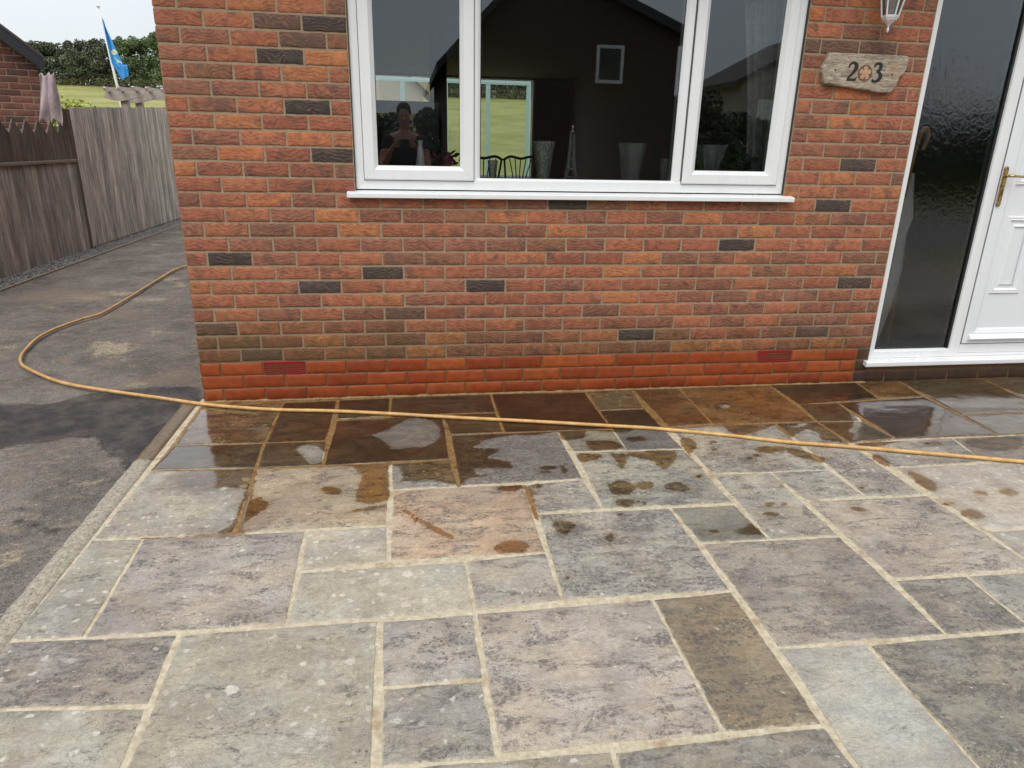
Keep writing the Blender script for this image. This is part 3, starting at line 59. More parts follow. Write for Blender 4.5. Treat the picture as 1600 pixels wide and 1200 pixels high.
ORGB = [[1.3, 1.275], [0.404, 1.337], [0.628, 1.409], [0.51, 1.12], [3.35, 2.077], [3.631, 1.684], [3.736, 2.093]]

# ------------------------------------------------------------------ helpers
def srgb(r, g, b):
    return tuple((c / 255 / 12.92) if c / 255 <= .04045 else ((c / 255 + .055) / 1.055) ** 2.4 for c in (r, g, b))

def desat(c, f):
    c = np.array(c, float); return c * (1 - f) + (c @ np.array([.3, .5, .2])) * f

class NT:
    """small node-graph builder"""
    def __init__(s, name):
        s.m = bpy.data.materials.new(name); s.m.use_nodes = True; s.t = s.m.node_tree; s.t.nodes.clear()
        s.out = s.n('OutputMaterial'); s.pos = s.n('TexCoord').outputs['Object']
    def n(s, t): return s.t.nodes.new('ShaderNode' + t)
    def put(s, sock, v):
        if v is None: return
        if isinstance(v, bpy.types.NodeSocket): s.t.links.new(v, sock)
        elif isinstance(v, (tuple, list)):
            sock.default_value = (*v, 1) if len(v) == 3 and sock.type == 'RGBA' else v
        else: sock.default_value = v
    def noise(s, scale, detail=4, rough=.55, vec=None, dist=0):
        n = s.n('TexNoise'); s.put(n.inputs['Vector'], vec if vec is not None else s.pos)
        n.inputs['Scale'].default_value = scale; n.inputs['Detail'].default_value = detail
        n.inputs['Roughness'].default_value = rough; n.inputs['Distortion'].default_value = dist
        return n.outputs['Fac']
    def vor(s, scale, vec=None, out='Distance', rand=1):
        n = s.n('TexVoronoi'); s.put(n.inputs['Vector'], vec if vec is not None else s.pos)
        n.inputs['Scale'].default_value = scale; n.inputs['Randomness'].default_value = rand
        return n.outputs[out]
    def attr(s, name, out='Fac'):
        n = s.n('Attribute'); n.attribute_name = name; return n.outputs[out]
    def math(s, op, a, b=None, c=None, clamp=False):
        n = s.n('Math'); n.operation = op; n.use_clamp = clamp
        s.put(n.inputs[0], a); s.put(n.inputs[1], b); s.put(n.inputs[2], c); return n.outputs[0]
    def vm(s, op, a, b):
        n = s.n('VectorMath'); n.operation = op; s.put(n.inputs[0], a); s.put(n.inputs[1], b); return n.outputs[0]
    def scale(s, vec, v): 
        n = s.n('Mapping'); s.put(n.inputs[0], vec); n.inputs['Scale'].default_value = v; return n.outputs[0]
    def mr(s, v, a, b, c=0, d=1, smooth=True):
        n = s.n('MapRange'); n.interpolation_type = 'SMOOTHSTEP' if smooth else 'LINEAR'
        s.put(n.inputs[0], v)
        for i, q in enumerate((a, b, c, d)): s.put(n.inputs[i + 1], q)
        return n.outputs[0]
    def mix(s, f, a, b, mode='MIX'):
        n = s.n('Mix'); n.data_type = 'RGBA'; n.blend_type = mode
        s.put(n.inputs[0], f); s.put(n.inputs[6], a); s.put(n.inputs[7], b); return n.outputs[2]
    def mul(s, col, v, f=1.0):
        n = s.n('Mix'); n.data_type = 'RGBA'; n.blend_type = 'MULTIPLY'; s.put(n.inputs[0], f); s.put(n.inputs[6], col)
        s.put(n.inputs[7], v); return n.outputs[2]
    def bump(s, h, strength=.3, dist=.01, normal=None):
        n = s.n('Bump'); s.put(n.inputs['Height'], h); s.put(n.inputs['Strength'], strength); n.inputs['Distance'].default_value = dist
        if normal is not None: s.put(n.inputs['Normal'], normal)
        return n.outputs[0]
    def bsdf(s, col, rough=.8, normal=None, **kw):
        n = s.n('BsdfPrincipled'); s.put(n.inputs['Base Color'], col); s.put(n.inputs['Roughness'], rough)
        if normal is not None: s.put(n.inputs['Normal'], normal)
        for k, v in kw.items(): s.put(n.inputs[k.replace('_', ' ')], v)
        s.t.links.new(n.outputs[0], s.out.inputs[0]); return n

def build(name, verts, faces, mat=None, parent=None, smooth=False, attrs=None, fattrs=None):
    me = bpy.data.meshes.new(name)
    verts = np.asarray(verts, dtype=np.float32)
    me.from_pydata(verts.tolist(), [], faces if isinstance(faces, list) else faces.tolist())
    for k, v in (attrs or {}).items():
        v = np.asarray(v, dtype=np.float32)
        if v.ndim == 2:
            a = me.attributes.new(k, 'FLOAT_COLOR', 'POINT'); a.data.foreach_set('color', np.c_[v, np.ones(len(v))].astype(np.float32).ravel())
        else:
            a = me.attributes.new(k, 'FLOAT', 'POINT'); a.data.foreach_set('value', v)
    if mat: me.materials.append(mat)
    if smooth: me.polygons.foreach_set('use_smooth', [True] * len(me.polygons))
    me.update()
    o = bpy.data.objects.new(name, me); C.objects.link(o)
    if parent is not None: o.parent = parent
    return o

def tag(o, label=None, cat=None, group=None, kind=None):
    if label: o['label'] = label
    if cat: o['category'] = cat
    if group: o['group'] = group
    if kind: o['kind'] = kind
    return o
def thing(name, label, cat, loc=(0, 0, 0), rotz=0, group=None):
    o = bpy.data.objects.new(name, None); C.objects.link(o); o.location = loc; o.rotation_euler = (0, 0, rotz)
    o.empty_display_size = .1
    return tag(o, label, cat, group)
def copy_tree(o, parent=None, loc=None, rotz=None, label=None):
    c = o.copy(); C.objects.link(c); c.parent = parent
    if loc is not None: c.location = loc
    if rotz is not None: c.rotation_euler = (0, 0, rotz)
    if label: c['label'] = label
    for ch in [x for x in bpy.data.objects if x.parent == o]: copy_tree(ch, c)
    return c

class MB:
    """collects shapes, links them as one mesh"""
    def __init__(s): s.v = []; s.f = []
    def add(s, vs, fs):
        b = len(s.v); s.v += [tuple(v) for v in vs]; s.f += [tuple(b + i for i in f) for f in fs]; return s
    def box(s, x0, x1, y0, y1, z0, z1, c=0.0):
        if x0 > x1: x0, x1 = x1, x0
        c = min(c, (x1 - x0) * .45, (y1 - y0) * .45, (z1 - z0) * .45)
        if c <= 0:
            vs = [(x, y, z) for x in (x0, x1) for y in (y0, y1) for z in (z0, z1)]
            fs = [(0, 1, 3, 2), (4, 6, 7, 5), (0, 4, 5, 1), (2, 3, 7, 6), (0, 2, 6, 4), (1, 5, 7, 3)]
            return s.add(vs, fs)
        bm = bmesh.new(); bmesh.ops.create_cube(bm, size=1)
        for v in bm.verts: v.co = ((x0 + x1) / 2 + v.co.x * (x1 - x0), (y0 + y1) / 2 + v.co.y * (y1 - y0), (z0 + z1) / 2 + v.co.z * (z1 - z0))
        bmesh.ops.bevel(bm, geom=bm.edges[:], offset=c, segments=2, affect='EDGES', profile=.5)
        bm.verts.index_update(); s.add([v.co[:] for v in bm.verts], [[v.index for v in f.verts] for f in bm.faces]); bm.free(); return s
    def prism(s, pts, a0, a1, axis='y'):
        n = len(pts); mk = {'y': lambda p, a: (p[0], a, p[1]), 'z': lambda p, a: (p[0], p[1], a), 'x': lambda p, a: (a, p[0], p[1])}[axis]
        vs = [mk(p, a0) for p in pts] + [mk(p, a1) for p in pts]
        fs = [tuple(range(n)), tuple(range(2 * n - 1, n - 1, -1))] + [(i, i + n, (i + 1) % n + n, (i + 1) % n) for i in range(n)]
        return s.add(vs, fs)
    def lathe(s, prof, c=(0, 0, 0), n=20, sx=1, sy=1, a0=0):
        vs = []; fs = []
        for r, z in prof:
            for k in range(n):
                a = a0 + 2 * PI * k / n; vs.append((c[0] + r * math.cos(a) * sx, c[1] + r * math.sin(a) * sy, c[2] + z))
        for i in range(len(prof) - 1):
            for k in range(n): fs.append((i * n + k, i * n + (k + 1) % n, (i + 1) * n + (k + 1) % n, (i + 1) * n + k))
        fs.append(tuple(range(n - 1, -1, -1))); fs.append(tuple((len(prof) - 1) * n + k for k in range(n)))
        return s.add(vs, fs)
    def tube(s, pts, r, n=8):
        pts = [Vector(p) for p in pts]; rr = r if isinstance(r, (list, tuple)) else [r] * len(pts)
        vs = []; fs = []; up = None
        for i, p in enumerate(pts):
            t = (pts[min(i + 1, len(pts) - 1)] - pts[max(i - 1, 0)]).normalized()
            if up is None: up = t.orthogonal().normalized()
            up = (up - t * up.dot(t)).normalized(); sd = t.cross(up)
            for k in range(n):
                a = 2 * PI * k / n; vs.append(p + (up * math.cos(a) + sd * math.sin(a)) * rr[i])
        for i in range(len(pts) - 1):
            for k in range(n): fs.append((i * n + k, i * n + (k + 1) % n, (i + 1) * n + (k + 1) % n, (i + 1) * n + k))
        fs.append(tuple(range(n - 1, -1, -1))); fs.append(tuple((len(pts) - 1) * n + k for k in range(n)))
        return s.add(vs, fs)
    def obj(s, name, mat, parent=None, smooth=False): 
        o = build(name, s.v, s.f, mat, parent, smooth)
        bm = bmesh.new(); bm.from_mesh(o.data); bmesh.ops.recalc_face_normals(bm, faces=bm.faces[:]); bm.to_mesh(o.data); bm.free()
        return o

def catmull(pts, n=8):
    out = []; P = [Vector(p) for p in pts]; P = [P[0] * 2 - P[1]] + P + [P[-1] * 2 - P[-2]]
    for i in range(1, len(P) - 2):
        for k in range(n):
            t = k / n; a, b, c, d = P[i - 1:i + 3]
            out.append(.5 * ((2 * b) + (c - a) * t + (2 * a - 5 * b + 4 * c - d) * t * t + (3 * b - a - 3 * c + d) * t ** 3))
    out.append(P[-2]); return out

def sdf(P, poly):
    """signed distance (positive inside) of points P (N,2) to a polygon"""
    poly = np.asarray(poly); n = len(poly); d = np.full(len(P), 1e9); ins = np.zeros(len(P), bool)
    for i in range(n):
        a = poly[i]; b = poly[(i + 1) % n]; e = b - a; w = P - a
        t = np.clip((w @ e) / max(e @ e, 1e-12), 0, 1); q = w - t[:, None] * e; d = np.minimum(d, (q * q).sum(1))
        c = ((a[1] <= P[:, 1]) != (b[1] <= P[:, 1]))
        with np.errstate(divide='ignore', invalid='ignore'):
            xi = a[0] + (P[:, 1] - a[1]) / (b[1] - a[1] if b[1] != a[1] else 1e-12) * e[0]
        ins ^= c & (P[:, 0] < xi)
    d = np.sqrt(d); return np.where(ins, d, -d)
def field(P, polys, holes=()):
    r = np.full(len(P), -1.0)
    for q in polys: r = np.maximum(r, sdf(P, q))
    for q in holes: r = np.minimum(r, -sdf(P, q))
    return r

# ------------------------------------------------------------------ materials
def simple(name, col, rough=.5, noise=.08, nscale=30, bump=.05, bscale=120, **kw):
    t = NT(name); n = t.noise(nscale, 5)
    c = t.mul(col, t.mix(n, (1 - noise * 2,) * 3, (1 + noise * 2,) * 3)) if noise else col
    nb = t.bump(t.noise(bscale, 3), bump, .002) if bump else None
    t.bsdf(c, rough, nb, **kw); return t.m

def brick_mat(name, lines=1.0, dirt=True, gloss=.85):
    t = NT(name); col = t.attr('col', 'Color'); rnd = t.attr('rnd', 'Vector')
    p = t.vm('ADD', t.pos, rnd)
    pw = t.scale(p, (1, 1, 2.2))
    # rustic combed creases: contour lines of a stretched noise
    nz = t.noise(13, 2.0, .45, t.scale(p, (1, 1, .8)), .3)
    ph = t.math('ADD', t.math('MULTIPLY', nz, 36.0), t.math('MULTIPLY', t.attr('vz'), 330.0))
    sn = t.math('SINE', ph)
    crease = t.mr(sn, .35, .95)
    gate = t.mr(t.noise(14, 2, .5, p), .34, .55)
    crease = t.math('MULTIPLY', t.math('MULTIPLY', crease, gate), lines)
    fine = t.noise(260, 3, .7, p); mid = t.noise(34, 4, .6, p)
    patch = t.noise(11, 2, .5, p)
    c = t.mul(col, t.mix(t.mr(mid, .3, .7), (.78, .77, .78), (1.2, 1.2, 1.18)))
    c = t.mul(c, t.mix(fine, (.72,) * 3, (1.28,) * 3))
    c = t.mix(t.math('MULTIPLY', t.mr(patch, .56, .68), .55), c, (.095, .06, .048))
    c = t.mix(t.math('MULTIPLY', t.mr(t.noise(4.2, 7, .72), .56, .70), .22), c, srgb(196, 150, 122))
    c = t.mul(c, t.mix(crease, (1.03, 1.03, 1.02), (.76, .74, .73)))
    c = t.mix(t.math('MULTIPLY', t.mr(sn, -.75, -1.0), t.math('MULTIPLY', gate, .22 * lines)), c, (.48, .27, .17))
    # black pin holes and pale lime specks
    vs = t.vor(95, p); c = t.mix(t.mr(vs, .13, .07), c, (.05, .03, .028))
    big = t.noise(2.6, 4, .6)
    if dirt:
        sp = t.n('SeparateXYZ'); t.put(sp.inputs[0], t.pos)
        z = sp.outputs['Z']; x = sp.outputs['X']
        lim = t.math('ADD', .66, t.math('MULTIPLY', x, -.06))
        zz = t.math('ADD', z, t.math('MULTIPLY', t.math('SUBTRACT', t.noise(5, 5, .6), .5), .45))
        dm = t.math('MULTIPLY', t.mr(zz, lim, .22), t.mr(z, .222, .236))
        dm = t.math('MULTIPLY', dm, t.mr(t.noise(16, 5, .65), .3, .62, .35, .95))
        c = t.mix(t.math('MULTIPLY', dm, .9), c, t.mul(c, (.52, .64, .42)))
        green = t.math('MULTIPLY', dm, t.mr(x, 2.0, 0.2))
        c = t.mix(t.math('MULTIPLY', green, .58), c, (.085, .06, .022))
    c = t.mul(c, t.mix(big, (.88, .88, .9), (1.12, 1.1, 1.08)))
    c = t.mix(t.mr(t.vor(31), .05, .03), c, (.6, .5, .4))
    h = t.math('SUBTRACT', t.math('ADD', t.math('MULTIPLY', fine, .25), t.math('MULTIPLY', mid, .5)), t.math('MULTIPLY', crease, .9))
    t.bsdf(c, gloss, t.bump(h, .32, .003)); return t.m
M = {}
M['brick'] = brick_mat('rustic_brick')
M['brick_far'] = brick_mat('neighbour_brick', .5, False)
t = NT('painted_plinth_brick'); col = t.attr('col', 'Color'); p = t.vm('ADD', t.pos, t.attr('rnd', 'Vector'))
c = t.mul(col, t.mix(t.mr(t.noise(22, 5, .6, p), .3, .7), (.84, .80, .78), (1.12, 1.12, 1.14)))
c = t.mix(t.math('MULTIPLY', t.mr(t.noise(60, 6, .75, p), .56, .7), .3), c, (.13, .04, .02))
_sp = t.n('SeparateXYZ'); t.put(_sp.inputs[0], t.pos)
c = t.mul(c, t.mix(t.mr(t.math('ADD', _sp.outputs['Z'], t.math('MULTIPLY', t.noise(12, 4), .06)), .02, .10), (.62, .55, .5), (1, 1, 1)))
t.bsdf(c, t.mr(t.noise(18, 4), .3, .7, .38, .7), t.bump(t.noise(140, 4), .25, .002)); M['plinth'] = t.m
t = NT('wall_mortar'); n = t.noise(45, 6, .65)
sp = t.n('SeparateXYZ'); t.put(sp.inputs[0], t.pos)
c = t.mix(n, srgb(120, 101, 79), srgb(180, 160, 132))
c = t.mix(t.mr(sp.outputs['Z'], .24, .215), c, t.mix(n, srgb(96, 66, 40), srgb(146, 110, 70)))
c = t.mix(t.math('MULTIPLY', t.mr(t.math('ADD', sp.outputs['Z'], t.math('MULTIPLY', t.noise(6), .2)), .62, .3), .5), c, srgb(110, 88, 60))
t.bsdf(c, .95, t.bump(t.noise(220, 5, .7), .6, .003)); M['mortar'] = t.m

t = NT('paving_stone'); col = t.attr('col', 'Color'); rnd = t.attr('rnd', 'Vector'); dk = t.attr('dark'); lich = t.attr('lich')
p = t.vm('ADD', t.pos, rnd); ps = t.scale(p, (1, 2.1, 1))
big = t.noise(2.6, 5, .6, p, .8); mid = t.noise(9, 8, .68, ps, .4); fine = t.noise(70, 6, .75, p); grit = t.noise(420, 2, .6, p)
hue = t.noise(3.6, 3, .5, p, 1.0)
c = t.mul(col, t.mix(t.mr(big, .3, .7), (.80, .79, .80), (1.17, 1.17, 1.15)))
c = t.mul(c, t.mix(t.mr(hue, .35, .65), (1.04, .99, .93), (.985, 1.0, 1.01)))
c = t.mul(c, t.mix(t.mr(mid, .35, .68), (1.09, 1.09, 1.085), (.86, .85, .85)))
c = t.mul(c, t.mix(t.mr(fine, .25, .75), (.80,) * 3, (1.18,) * 3))
c = t.mul(c, t.mix(t.mr(grit, .3, .7), (.80,) * 3, (1.20,) * 3))
# dark algae clouds, strongest where 'dark' is high
cloud = t.math('MULTIPLY', t.mr(t.noise(8.5, 10, .78, ps, .5), t.mr(dk, 0, 1, .60, .36, False), t.mr(dk, 0, 1, .68, .46, False)), .80)
brk = t.mr(t.noise(75, 6, .8, p), .42, .56)
c = t.mix(t.math('MULTIPLY', cloud, t.mr(brk, 0, 1, .22, .95)), c, (.075, .068, .066))
# black lichen spots gathered in patches
gat = t.mr(t.noise(4.2, 4, .65, p), t.mr(dk, 0, 1, .64, .38, False), t.mr(dk, 0, 1, .72, .46, False))
gat = t.math('MAXIMUM', gat, t.math('MULTIPLY', t.mr(t.math('ADD', t.attr('edge'), t.math('MULTIPLY', t.noise(7, 3), .16)), .15, .09), t.math('MULTIPLY', t.mr(dk, .4, .7), t.mr(t.noise(1.7, 2, .5, p), .46, .56))))
jit = t.vm('ADD', p, t.scale(t.n('TexNoise').outputs['Color'], (.012,) * 3))
sp1 = t.math('MULTIPLY', t.mr(t.vor(62, jit), t.mr(t.noise(24, 2, .5, p), .3, .7, .12, .46), .10), gat)
sp2 = t.math('MULTIPLY', t.mr(t.vor(120, jit), .30, .18), t.mr(t.noise(7, 3, .6, p), .48, .6))
spots = t.math('MAXIMUM', sp1, t.math('MULTIPLY', sp2, t.mr(dk, 0, .6, .25, .8)))
c = t.mix(t.math('MULTIPLY', spots, .78), c, (.045, .042, .045))
# pale lichen rosettes and splashes
vn = t.n('TexVoronoi'); vn.inputs['Scale'].default_value = 13
wob = t.n('TexNoise'); wob.inputs['Scale'].default_value = 60; wob.inputs['Detail'].default_value = 5; t.put(wob.inputs['Vector'], p)
pw = t.vm('ADD', p, t.scale(wob.outputs['Color'], (.027,) * 3)); t.put(vn.inputs['Vector'], pw)
_s3 = t.n('SeparateColor'); t.put(_s3.inputs[0], vn.outputs['Color'])
rad = t.math('MULTIPLY', t.math('MULTIPLY', t.mr(_s3.outputs[0], .45, 1.0), .30), lich)
ro = t.mr(vn.outputs['Distance'], rad, t.math('MULTIPLY', rad, .7))
vn2 = t.n('TexVoronoi'); vn2.inputs['Scale'].default_value = 38; t.put(vn2.inputs['Vector'], pw)
_s4 = t.n('SeparateColor'); t.put(_s4.inputs[0], vn2.outputs['Color'])
rad2 = t.math('MULTIPLY', t.math('MULTIPLY', t.mr(_s4.outputs[0], .30, 1.0), .46), lich)
ro2 = t.mr(vn2.outputs['Distance'], rad2, t.math('MULTIPLY', rad2, .6))
ww = t.math('MULTIPLY', t.math('MAXIMUM', t.math('MULTIPLY', ro, t.mr(_s3.outputs[1], 0, 1, .35, 1)), t.math('MULTIPLY', ro2, t.mr(_s4.outputs[1], 0, 1, .2, 1))), t.mr(t.noise(2.3, 3, .6, p), .34, .54, .42, 1))
ww = t.math('MULTIPLY', ww, t.mr(t.noise(160, 4, .7, p), .3, .6, .35, 1))
c = t.mix(t.math('MULTIPLY', ww, .68), c, srgb(216, 210, 196))
# chalky bloom
bl = t.math('MULTIPLY', t.mr(t.noise(5, 7, .7, p, .6), .52, .72), t.mr(lich, .3, 1, .12, .4))
c = t.mix(bl, c, srgb(196, 192, 182))
# mortar smear near the slab's edge
ed = t.math('ADD', t.attr('edge'), t.math('MULTIPLY', t.math('SUBTRACT', t.noise(30, 5, .7), .5), .03))
c = t.mix(t.math('MULTIPLY', t.mr(ed, .007, -.004), .6), c, srgb(200, 190, 166))
# riven ridges
rid = t.noise(5.5, 4, .5, ps, 1.6); line = t.math('ABSOLUTE', t.math('SUBTRACT', rid, .5))
crack = t.math('MULTIPLY', t.mr(line, .010, .0), t.mr(t.noise(3, 2, .5, p), .55, .66))
c = t.mix(t.math('MULTIPLY', crack, .16), c, (.06, .055, .05))
wet = t.math('ADD', t.attr('wet'), t.math('ADD', t.math('MULTIPLY', t.math('SUBTRACT', t.noise(30, 7, .7), .5), .042), t.math('MULTIPLY', t.math('SUBTRACT', t.noise(11, 3), .5), .035)))
wet = t.math('ADD', wet, t.math('MULTIPLY', t.math('SUBTRACT', t.noise(130, 4, .8), .5), .020))
wm = t.mr(wet, -.0015, .0025); damp = t.mr(wet, -.045, .0, 0, .45)
g = t.n('Gamma'); t.put(g.inputs[0], c); g.inputs[1].default_value = 1.5
wc = t.mul(g.outputs[0], t.mix(t.mr(t.noise(3, 4, .6), .4, .6), (.78, .58, .36), (.76, .65, .48)))
c = t.mul(c, t.mix(damp, (1, 1, 1), (.72, .66, .58)))
c = t.mix(wm, c, t.mix(t.mr(t.math('ADD', wet, t.math('MULTIPLY', t.math('SUBTRACT', t.noise(16, 5), .5), .04)), -.006, .016), t.mix(.68, c, wc), wc))
film = t.mr(t.math('ADD', t.attr('film'), t.math('MULTIPLY', t.math('SUBTRACT', t.noise(7, 5, .65), .5), .30)), -.03, .03)
rw = t.mix(film, t.mix(fine, (.26,) * 3, (.46,) * 3), (.10,) * 3)
rough = t.mix(wm, t.mix(mid, (.72,) * 3, (.92,) * 3), rw)
h = t.math('ADD', t.math('MULTIPLY', mid, 1.0), t.math('ADD', t.math('MULTIPLY', fine, .22), t.math('MULTIPLY', grit, .05)))
h = t.math('SUBTRACT', h, t.math('MULTIPLY', t.mr(line, .03, 0), .2))
bs = t.mr(wm, 0, 1, .75, t.mr(film, 0, 1, .55, .10), False)
t.bsdf(c, rough, t.bump(h, bs, .006), Coat_Weight=t.math('MULTIPLY', t.math('MULTIPLY', wm, film), .5), Coat_Roughness=.05)
M['stone'] = t.m

t = NT('joint_mortar'); n = t.noise(40, 7, .7); wv = t.noise(9, 4)
c = t.mix(t.mr(n, .3, .7), srgb(168, 155, 130), srgb(204, 193, 168))
c = t.mix(t.mr(wv, .55, .7), c, srgb(160, 138, 110))
c = t.mix(t.mr(t.noise(130, 4, .7), .62, .72), c, srgb(80, 70, 55))
wm = t.mr(t.math('ADD', t.attr('wet'), t.math('MULTIPLY', t.math('SUBTRACT', t.noise(38, 6, .65), .5), .03)), -.004, .004)
g = t.n('Gamma'); t.put(g.inputs[0], c); g.inputs[1].default_value = 1.5
c = t.mix(wm, c, t.mul(g.outputs[0], (.68, .50, .31)))
t.bsdf(c, t.mix(wm, (.92,) * 3, (.42,) * 3), t.bump(t.noise(150, 6, .75), .7, .004)); M['joint'] = t.m

t = NT('tarmac'); n = t.noise(2.2, 6, .65, None, .6); st = t.noise(7, 7, .7, t.scale(t.pos, (1, 1.6, 1)), .5)
g1 = t.vor(120); g2 = t.noise(170, 4, .8)
c = t.mix(t.mr(n, .3, .7), srgb(86, 80, 75), srgb(124, 116, 108))
c = t.mix(t.math('MULTIPLY', t.mr(st, .48, .7), .6), c, srgb(150, 134, 114))
c = t.mix(t.math('MULTIPLY', t.mr(t.noise(26, 5, .75), .6, .7), .55), c, srgb(170, 158, 140))
c = t.mix(t.math('MULTIPLY', t.mr(t.noise(11, 6, .7), .56, .72), .45), c, srgb(70, 66, 66))
c = t.mul(c, t.mix(t.mr(g2, .3, .7), (.45,) * 3, (1.6,) * 3)); c = t.mul(c, t.mix(t.mr(t.noise(48, 5, .8), .3, .7), (.66,) * 3, (1.36,) * 3))
c = t.mix(t.mr(g1, .40, .18, 0, .5), c, t.mix(t.vor(170, None, 'Color'), srgb(70, 66, 66), srgb(185, 178, 168)))
sa = t.math('ADD', t.attr('sand'), t.math('MULTIPLY', t.math('SUBTRACT', t.noise(9, 9, .8, None, .8), .5), .62))
c = t.mix(t.math('MULTIPLY', t.mr(sa, -.02, .10), t.mr(t.noise(60, 5, .7), .4, .62, .15, .7)), c, srgb(206, 190, 150))
br = t.math('ADD', t.attr('brown'), t.math('MULTIPLY', t.math('SUBTRACT', t.noise(8, 7, .7), .5), .4))
c = t.mix(t.math('MULTIPLY', t.mr(br, -.08, .14), .42), c, srgb(138, 116, 98))
wet = t.math('ADD', t.attr('wet'), t.math('MULTIPLY', t.math('SUBTRACT', t.noise(11, 8, .75), .5), .20))
wm = t.mr(wet, -.012, .02)
mott = t.mr(t.noise(5, 6, .65), .4, .62)
wc = t.mul(c, t.mix(mott, (.17, .165, .17), (.50, .48, .48)))
c = t.mix(wm, c, wc)
h = t.math('ADD', t.math('MULTIPLY', g1, -.5), t.math('MULTIPLY', g2, .5))
t.bsdf(c, t.mix(wm, (.93,) * 3, t.mix(mott, (.55,) * 3, (.32,) * 3)), t.bump(h, t.mr(wm, 0, 1, .9, 1.0), .010))
M['tarmac'] = t.m

t = NT('edging_concrete'); n = t.noise(60, 7, .75)
c = t.mix(t.mr(n, .25, .75), srgb(118, 110, 96), srgb(184, 176, 158))
c = t.mix(t.mr(t.noise(150, 3, .7), .58, .66), c, srgb(70, 66, 60))
wm = t.mr(t.math('ADD', t.attr('wet'), t.math('MULTIPLY', t.math('SUBTRACT', t.noise(20, 5), .5), .06)), -.01, .01)
c = t.mix(wm, c, t.mul(c, (.50, .40, .30)))
t.bsdf(c, t.mix(wm, (.9,) * 3, (.4,) * 3), t.bump(n, .8, .004)); M['edging'] = t.m

t = NT('white_upvc'); n = t.noise(5, 6, .65, t.scale(t.pos, (1, 1, .35)))
c = t.mix(t.mr(n, .45, .75, 0, .35), (.80, .815, .82), (.66, .655, .63)); c = t.mix(t.mr(t.noise(140, 4, .7), .66, .74, 0, .35), c, (.35, .33, .30))
t.bsdf(c, t.mr(n, .3, .7, .24, .42), t.bump(t.noise(40), .02, .002)); M['upvc'] = t.m
M['upvc_sill'] = M['upvc']
t = NT('door_skin'); n = t.noise(200, 3, .6, t.scale(t.pos, (1, 1, .08)))
t.bsdf(t.mul((.79, .81, .83), t.mix(t.noise(3, 4), (.97,) * 3, (1.02,) * 3)), .33, t.bump(n, .12, .001)); M['door'] = t.m
M['gasket'] = simple('black_rubber', (.012, .012, .013), .5, 0)
M['seal'] = simple('dark_sealant', (.03, .028, .026), .6, .1)
M['red_vent'] = simple('red_vent_plastic', srgb(152, 22, 34), .45, .08, 60, .05)
M['dark'] = simple('dark_void', (.006, .006, .006), .9, 0, 1, 0)
t = NT('brass'); t.bsdf(t.mix(t.mr(t.noise(90, 4, .7), .45, .65), (.62, .45, .19), (.20, .13, .06)), t.mr(t.noise(50), .3, .7, .2, .45), Metallic=1.0); M['brass'] = t.m
M['room_wall'] = simple('room_plaster', srgb(120, 112, 104), .9, .04, 3)
M['room_dark'] = simple('room_dark_wall', srgb(88, 78, 72), .9, .05, 3)
M['carpet'] = simple('carpet', srgb(90, 76, 66), .95, .2, 90)
def glass_mat(name, tint=(.93, .96, .95), k=2.6, rough=0.0, bump=None):
    t = NT(name); tr = t.n('BsdfTransparent'); t.put(tr.inputs[0], tint)
    gl = t.n('BsdfGlossy'); gl.inputs['Roughness'].default_value = .01; t.put(gl.inputs[0], (.86, .93, 1.0))
    fr = t.n('Fresnel'); fr.inputs[0].default_value = 1.5
    mx = t.n('MixShader'); t.put(mx.inputs[0], t.math('MULTIPLY', fr.outputs[0], k, clamp=True))
    if bump:
        nb = t.bump(bump(t), .25, .01); t.put(gl.inputs['Normal'], nb)
    t.t.links.new(tr.outputs[0], mx.inputs[1]); t.t.links.new(gl.outputs[0], mx.inputs[2]); t.t.links.new(mx.outputs[0], t.out.inputs[0]); return t.m
M['glass'] = glass_mat('double_glazing', (.80, .84, .83), 2.7)
M['rear_glass'] = glass_mat('rear_glazing', (.86, .92, .88), 1.5)
# obscured door glass: rippled surface, light scatters a little on the way through
t = NT('obscure_glass'); rf = t.n('BsdfRefraction'); rf.inputs['IOR'].default_value = 1.06; rf.inputs['Roughness'].default_value = .09; t.put(rf.inputs[0], (.55, .58, .58))
gl = t.n('BsdfGlossy'); gl.inputs['Roughness'].default_value = .07; t.put(gl.inputs[0], (.9, .95, 1))
wv = t.noise(34, 3, .55, t.scale(t.pos, (1, 1, .7)), .8); nb = t.bump(t.math('ADD', wv, t.math('MULTIPLY', t.noise(90, 2), .3)), .085, .010)
t.put(gl.inputs['Normal'], nb); t.put(rf.inputs['Normal'], nb)
fr = t.n('Fresnel'); fr.inputs[0].default_value = 1.5; mx = t.n('MixShader'); t.put(mx.inputs[0], t.math('MULTIPLY', fr.outputs[0], 2.5, clamp=True))
tr = t.n('BsdfTransparent'); t.put(tr.inputs[0], (.85, .87, .88)); m2 = t.n('MixShader'); m2.inputs[0].default_value = .7; t.t.links.new(rf.outputs[0], m2.inputs[1]); t.t.links.new(tr.outputs[0], m2.inputs[2]); t.t.links.new(m2.outputs[0], mx.inputs[1]); t.t.links.new(gl.outputs[0], mx.inputs[2]); t.t.links.new(mx.outputs[0], t.out.inputs[0]); M['obscure'] = t.m
